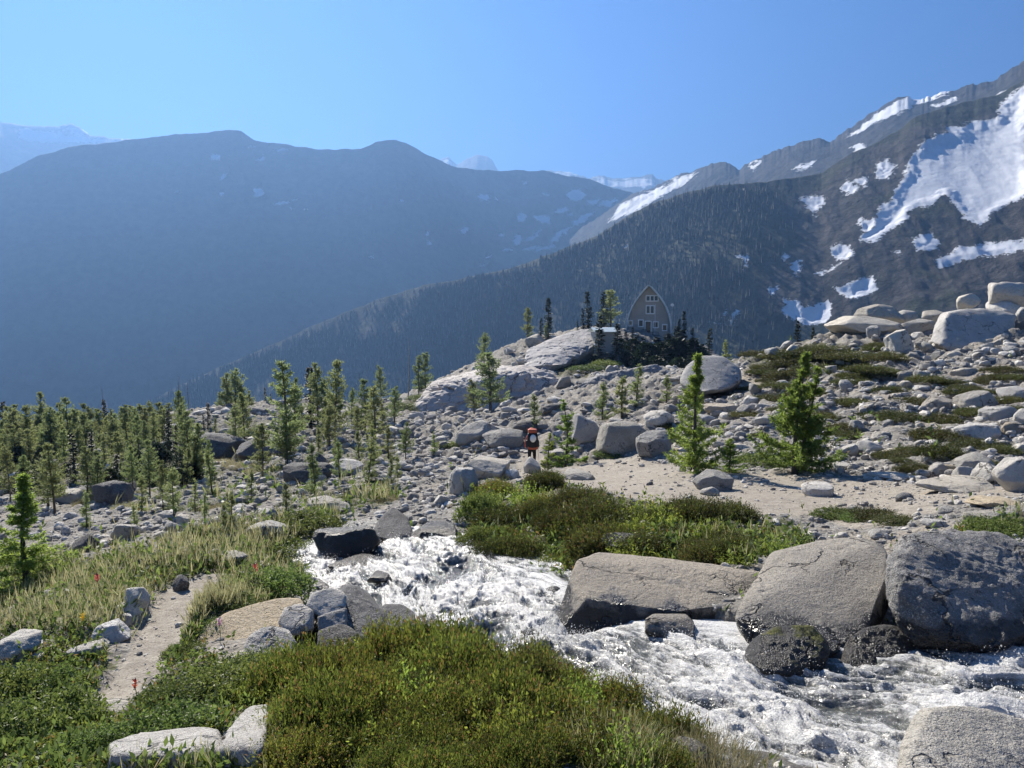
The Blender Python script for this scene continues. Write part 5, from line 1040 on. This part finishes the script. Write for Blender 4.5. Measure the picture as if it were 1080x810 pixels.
window(hx(665.5), hz(341), .95, 1.25); window(hx(676), hz(341), 1.1, 1.5); window(hx(691), hz(342.5), 1.15, 1.35); window(hx(700), hz(345.5), 1.05, 1.35)
G = Geo(); G.box((0, -.05, 0), (.95, .1, 2.1)); d_ = add('door', G.mesh('door', [M_GLASS]), hut, loc=(hx(683.4), 0, hz(345)))
G = Geo(); [G.box((sx * .58, -.07, 0), (.18, .15, 2.2)) for sx in (-1, 1)]; G.box((0, -.07, 1.15), (1.34, .15, .16)); add('door_frame', G.mesh('door_frame', [M_WHITE]), d_)
G = Geo(); G.tube([[hx(690.3), -.1, .6], [hx(690.3), -.1, hz(321)]], [.06, .06], 6); add('drain_pipe', G.mesh('drain_pipe', [M_WHITE], True), hut)
G = Geo(); G.box((-1.2, -1.6, .1), (6.5, 2.6, .2)); [G.box((x, -2.8, .65), (.1, .1, 1.0)) for x in np.linspace(-4.3, 1.9, 7)]; G.box((-1.2, -2.8, 1.15), (6.4, .1, .1)); [G.box((x, -2.7, -1.2), (.16, .16, 2.4)) for x in (-4.2, -1.2, 1.8)]
add('deck', G.mesh('deck', [M_DECK]), hut)
G = Geo(); [G.box((-.2, -3.3 - .28 * k, -.25 - .3 * k), (1.3, .28, .08)) for k in range(6)]; add('step', G.mesh('step', [M_DECK]), hut)
# mast by the hut
mp = at(708.5, 350, 150.5); mast = bpy.data.objects.new('mast', None); COL.objects.link(mast); mast.location = tuple(mp); tag(mast, 'thin mast with a white head beside the hut roof', 'mast')
G = Geo(); G.tube([[0, 0, -1], [0, 0, 5.2]], [.06, .05], 6); add('pole', G.mesh('pole', [M_GREYW], True), mast); G = Geo(); v, f = ico(2); G.put(v * np.array([.32, .1, .3]) + np.array([0, -.1, 5.2]), f); add('dish', G.mesh('dish', [M_WHITE], True), mast)
# shed
sq = at(640, 363, 121); shed = bpy.data.objects.new('shed', None); COL.objects.link(shed); shed.location = tuple(sq); shed.rotation_euler = (0, 0, R(14)); shed.scale = (.74, .74, .72); tag(shed, 'small pale weathered shed with a low roof in front of the hut', 'shed')
G = Geo(); G.box((0, 2, .3), (4.6, 3.4, 4.6)); add('wall', G.mesh('shed_wall', [M_GREYW]), shed)
G = Geo(); G.put([[-2.9,-.4,2.6],[2.9,-.4,2.6],[2.9,2.1,3.5],[-2.9,2.1,3.5],[-2.9,4.5,2.6],[2.9,4.5,2.6],[-2.9,-.4,2.72],[2.9,-.4,2.72],[2.9,2.1,3.64],[-2.9,2.1,3.64],[-2.9,4.5,2.72],[2.9,4.5,2.72]], [[0,1,2,3],[3,2,5,4],[6,7,8,9],[9,8,11,10],[0,1,7,6],[4,5,11,10]]); add('roof', G.mesh('shed_roof', [M_ROOF]), shed)
G = Geo(); G.box((0, -.03, 0), (.7, .08, .8)); wn = add('window', G.mesh('window', [M_GLASS]), shed, loc=(-1.5, 0, 1.3))
G = Geo(); G.box((-2.7, -.3, -.6), (.35, .3, 3.6)); add('post', G.mesh('post', [M_WHITE]), shed)

# hiker, seen from behind, walking up the trail
M_SKIN = plain('skin', (.42,.27,.19), .6); M_JKT = plain('red_jacket', (.42,.09,.055), .8, .2, .15, 20.); M_TRS = plain('black_trousers', (.02,.02,.024), .85, .2, .1, 20.); M_BLK = plain('black_nylon', (.016,.016,.02), .6, .3, .2, 12.); M_RED = plain('red_nylon', (.45,.11,.06), .7, .3, .15, 12.); M_BOOT = plain('boots', (.06,.045,.035), .8)
hk = cast1(561, 497, 31); hk[2] = float(H(hk[0], hk[1]))
person = bpy.data.objects.new('person', None); COL.objects.link(person); person.location = tuple(hk); person.rotation_euler = (0, 0, R(4)); tag(person, 'person in a red jacket and black trousers walking away up the trail under a pack', 'person')
vs = [(0,0,.95),(0,.02,1.12),(0,.05,1.28),(0,.08,1.42),(0,.1,1.5),(0,.13,1.58),(0,.14,1.67),(0,.13,1.74),  # 0-7 pelvis .. head top
 (.10,0,.90),(.115,.10,.50),(.11,.02,.10),(.115,.16,.04), (-.10,0,.90),(-.11,-.04,.50),(-.11,-.20,.12),(-.115,-.06,.04),
 (.17,.07,1.42),(.26,.04,1.15),(.25,.20,.95), (-.17,.07,1.42),(-.27,.02,1.16),(-.26,.18,.96)]
rd = [.14,.135,.15,.13,.062,.065,.10,.06, .095,.062,.045,.04, .095,.062,.045,.04, .075,.05,.036, .075,.05,.036]
ed = [(0,1),(1,2),(2,3),(3,4),(4,5),(5,6),(6,7),(0,8),(8,9),(9,10),(10,11),(0,12),(12,13),(13,14),(14,15),(3,16),(16,17),(17,18),(3,19),(19,20),(20,21)]
for wr, sx in ((18, 1), (21, -1)):
    w0 = np.array(vs[wr])
    for k, ln in enumerate((.055, .085, .09, .085, .065)):
        b = w0 + np.array([sx * (-.02 + .0 * k), .03, -.02]) + np.array([0, .012 * (k - 2), -.01 * abs(k - 2)]); i = len(vs); vs += [tuple(w0 + (b - w0) * .8), tuple(b + np.array([-sx * .01, .4 * ln, -.7 * ln])), tuple(b + np.array([-sx * .03, .3 * ln, -1.1 * ln]))]; rd += [.014, .009, .007]; ed += [(wr, i), (i, i + 1), (i + 1, i + 2)]
me = bpy.data.meshes.new('body'); me.from_pydata(vs, ed, []); bo = bpy.data.objects.new('body_skin', me); COL.objects.link(bo)
bo.modifiers.new('skin', 'SKIN'); sk = me.skin_vertices[0].data if len(me.skin_vertices) else None
if sk is None:
    bm = bmesh.new(); bm.from_mesh(me); bm.verts.layers.skin.verify(); bm.to_mesh(me); bm.free(); sk = me.skin_vertices[0].data
for i, r_ in enumerate(rd): sk[i].radius = (r_ * (1.15 if i in (1,2,3) else 1), r_ * (.8 if i in (1,2,3) else 1)); sk[i].use_root = (i == 0)
ss_ = bo.modifiers.new('sub', 'SUBSURF'); ss_.levels = 2; ss_.render_levels = 2
dg = bpy.context.evaluated_depsgraph_get(); bmesh_me = bpy.data.meshes.new_from_object(bo.evaluated_get(dg)); bpy.data.objects.remove(bo)
bmesh_me.name = 'body'; bmesh_me.materials.clear(); [bmesh_me.materials.append(m_) for m_ in (M_SKIN, M_JKT, M_TRS, M_BOOT)]
for p in bmesh_me.polygons:
    x, y, z = p.center; p.use_smooth = True
    p.material_index = 3 if z < .14 else (2 if z < .93 and abs(x) < .2 else (1 if (z < 1.5 and z > .99) else (0 if z > 1.5 or abs(x) > .2 else 2)))
add('body', bmesh_me, person)
G = Geo(); v, f = ico(3); k = v[:, 2] > -.1; vv = v * np.array([.118, .128, .10]) + np.array([0, .135, 1.695]); G.put(vv, f[k[f].all(1)]); G.put(np.array([[-.09,.2,1.70],[.09,.2,1.70],[.07,.33,1.67],[-.07,.33,1.67]]), [[0,1,2,3]]); add('cap', G.mesh('cap', [M_RED], True), person)
pack = bpy.data.objects.new('backpack', None); COL.objects.link(pack); pack.location = tuple(hk + np.array([0, 0, 0])); pack.rotation_euler = (0, 0, R(4)); tag(pack, 'big black backpack with a red lid on the hiker', 'backpack')
def soft(c, s, seed, k=6): 
    v, f = ico(4); n_ = np.concatenate([np.eye(3), -np.eye(3)]); r_ = _softpoly(v, n_, np.ones(6), k); v = v * r_[:, None]; v = v * (1 + .04 * fbm(v * 2 + seed, 3, seed))[:, None]; return v * np.array(s) / 2 + np.array(c), f
G = Geo(); G.put(*soft((0, -.20, 1.33), (.42, .30, .62), 1)); add('pack_bag', G.mesh('pack_bag', [M_BLK], True), pack)
G = Geo(); G.put(*soft((0, -.16, 1.70), (.36, .32, .16), 2)); add('lid', G.mesh('lid', [M_RED], True), pack)
G = Geo(); G.put(*soft((0, -.19, 1.06), (.40, .26, .22), 3)); add('lower_pocket', G.mesh('lower_pocket', [M_RED], True), pack)
for sx in (-1, 1):
    G = Geo(); G.tube([[sx * .12, -.06, 1.58], [sx * .15, .06, 1.56], [sx * .16, .19, 1.40], [sx * .17, .1, 1.16], [sx * .16, -.06, 1.1]], .025, 6); add('strap', G.mesh('strap', [M_BLK], True), pack)
    G = Geo(); G.put(*soft((sx * .22, -.18, 1.18), (.1, .2, .3), 4 + sx)); add('side_pocket', G.mesh('side_pocket', [M_BLK], True), pack)
hel = bpy.data.objects.new('helmet', None); COL.objects.link(hel); hel.location = tuple(hk); hel.rotation_euler = (0, 0, R(4)); tag(hel, 'white helmet strapped to the back of the black backpack', 'helmet')
G = Geo(); v, f = ico(4); k = v[:, 1] < .25; G.put(v * np.array([.125, .12, .16]) + np.array([.01, -.345, 1.42]), f[k[f].all(1)]); add('shell', G.mesh('shell', [M_WHITE], True), hel)
G = Geo(); G.tube([[.135, -.33, 1.42], [.15, -.28, 1.40], [.15, -.2, 1.38]], .01, 5); G.tube([[-.115, -.33, 1.42], [-.13, -.28, 1.40], [-.14, -.2, 1.38]], .01, 5); add('chin_strap', G.mesh('chin_strap', [M_BLK], True), hel)
# trekking pole in the right hand
tp = bpy.data.objects.new('trekking_pole', None); COL.objects.link(tp); tp.location = tuple(hk); tag(tp, 'thin trekking pole held in the right hand of the hiker', 'pole')
G = Geo(); G.tube([[.25, .23, .9], [.33, .1, .0]], [.009, .007], 6); add('shaft', G.mesh('shaft', [M_GREYW], True), tp); G = Geo(); G.tube([[.245, .24, .98], [.252, .226, .87]], [.017, .015], 8); add('grip', G.mesh('grip', [M_BLK], True), tp)
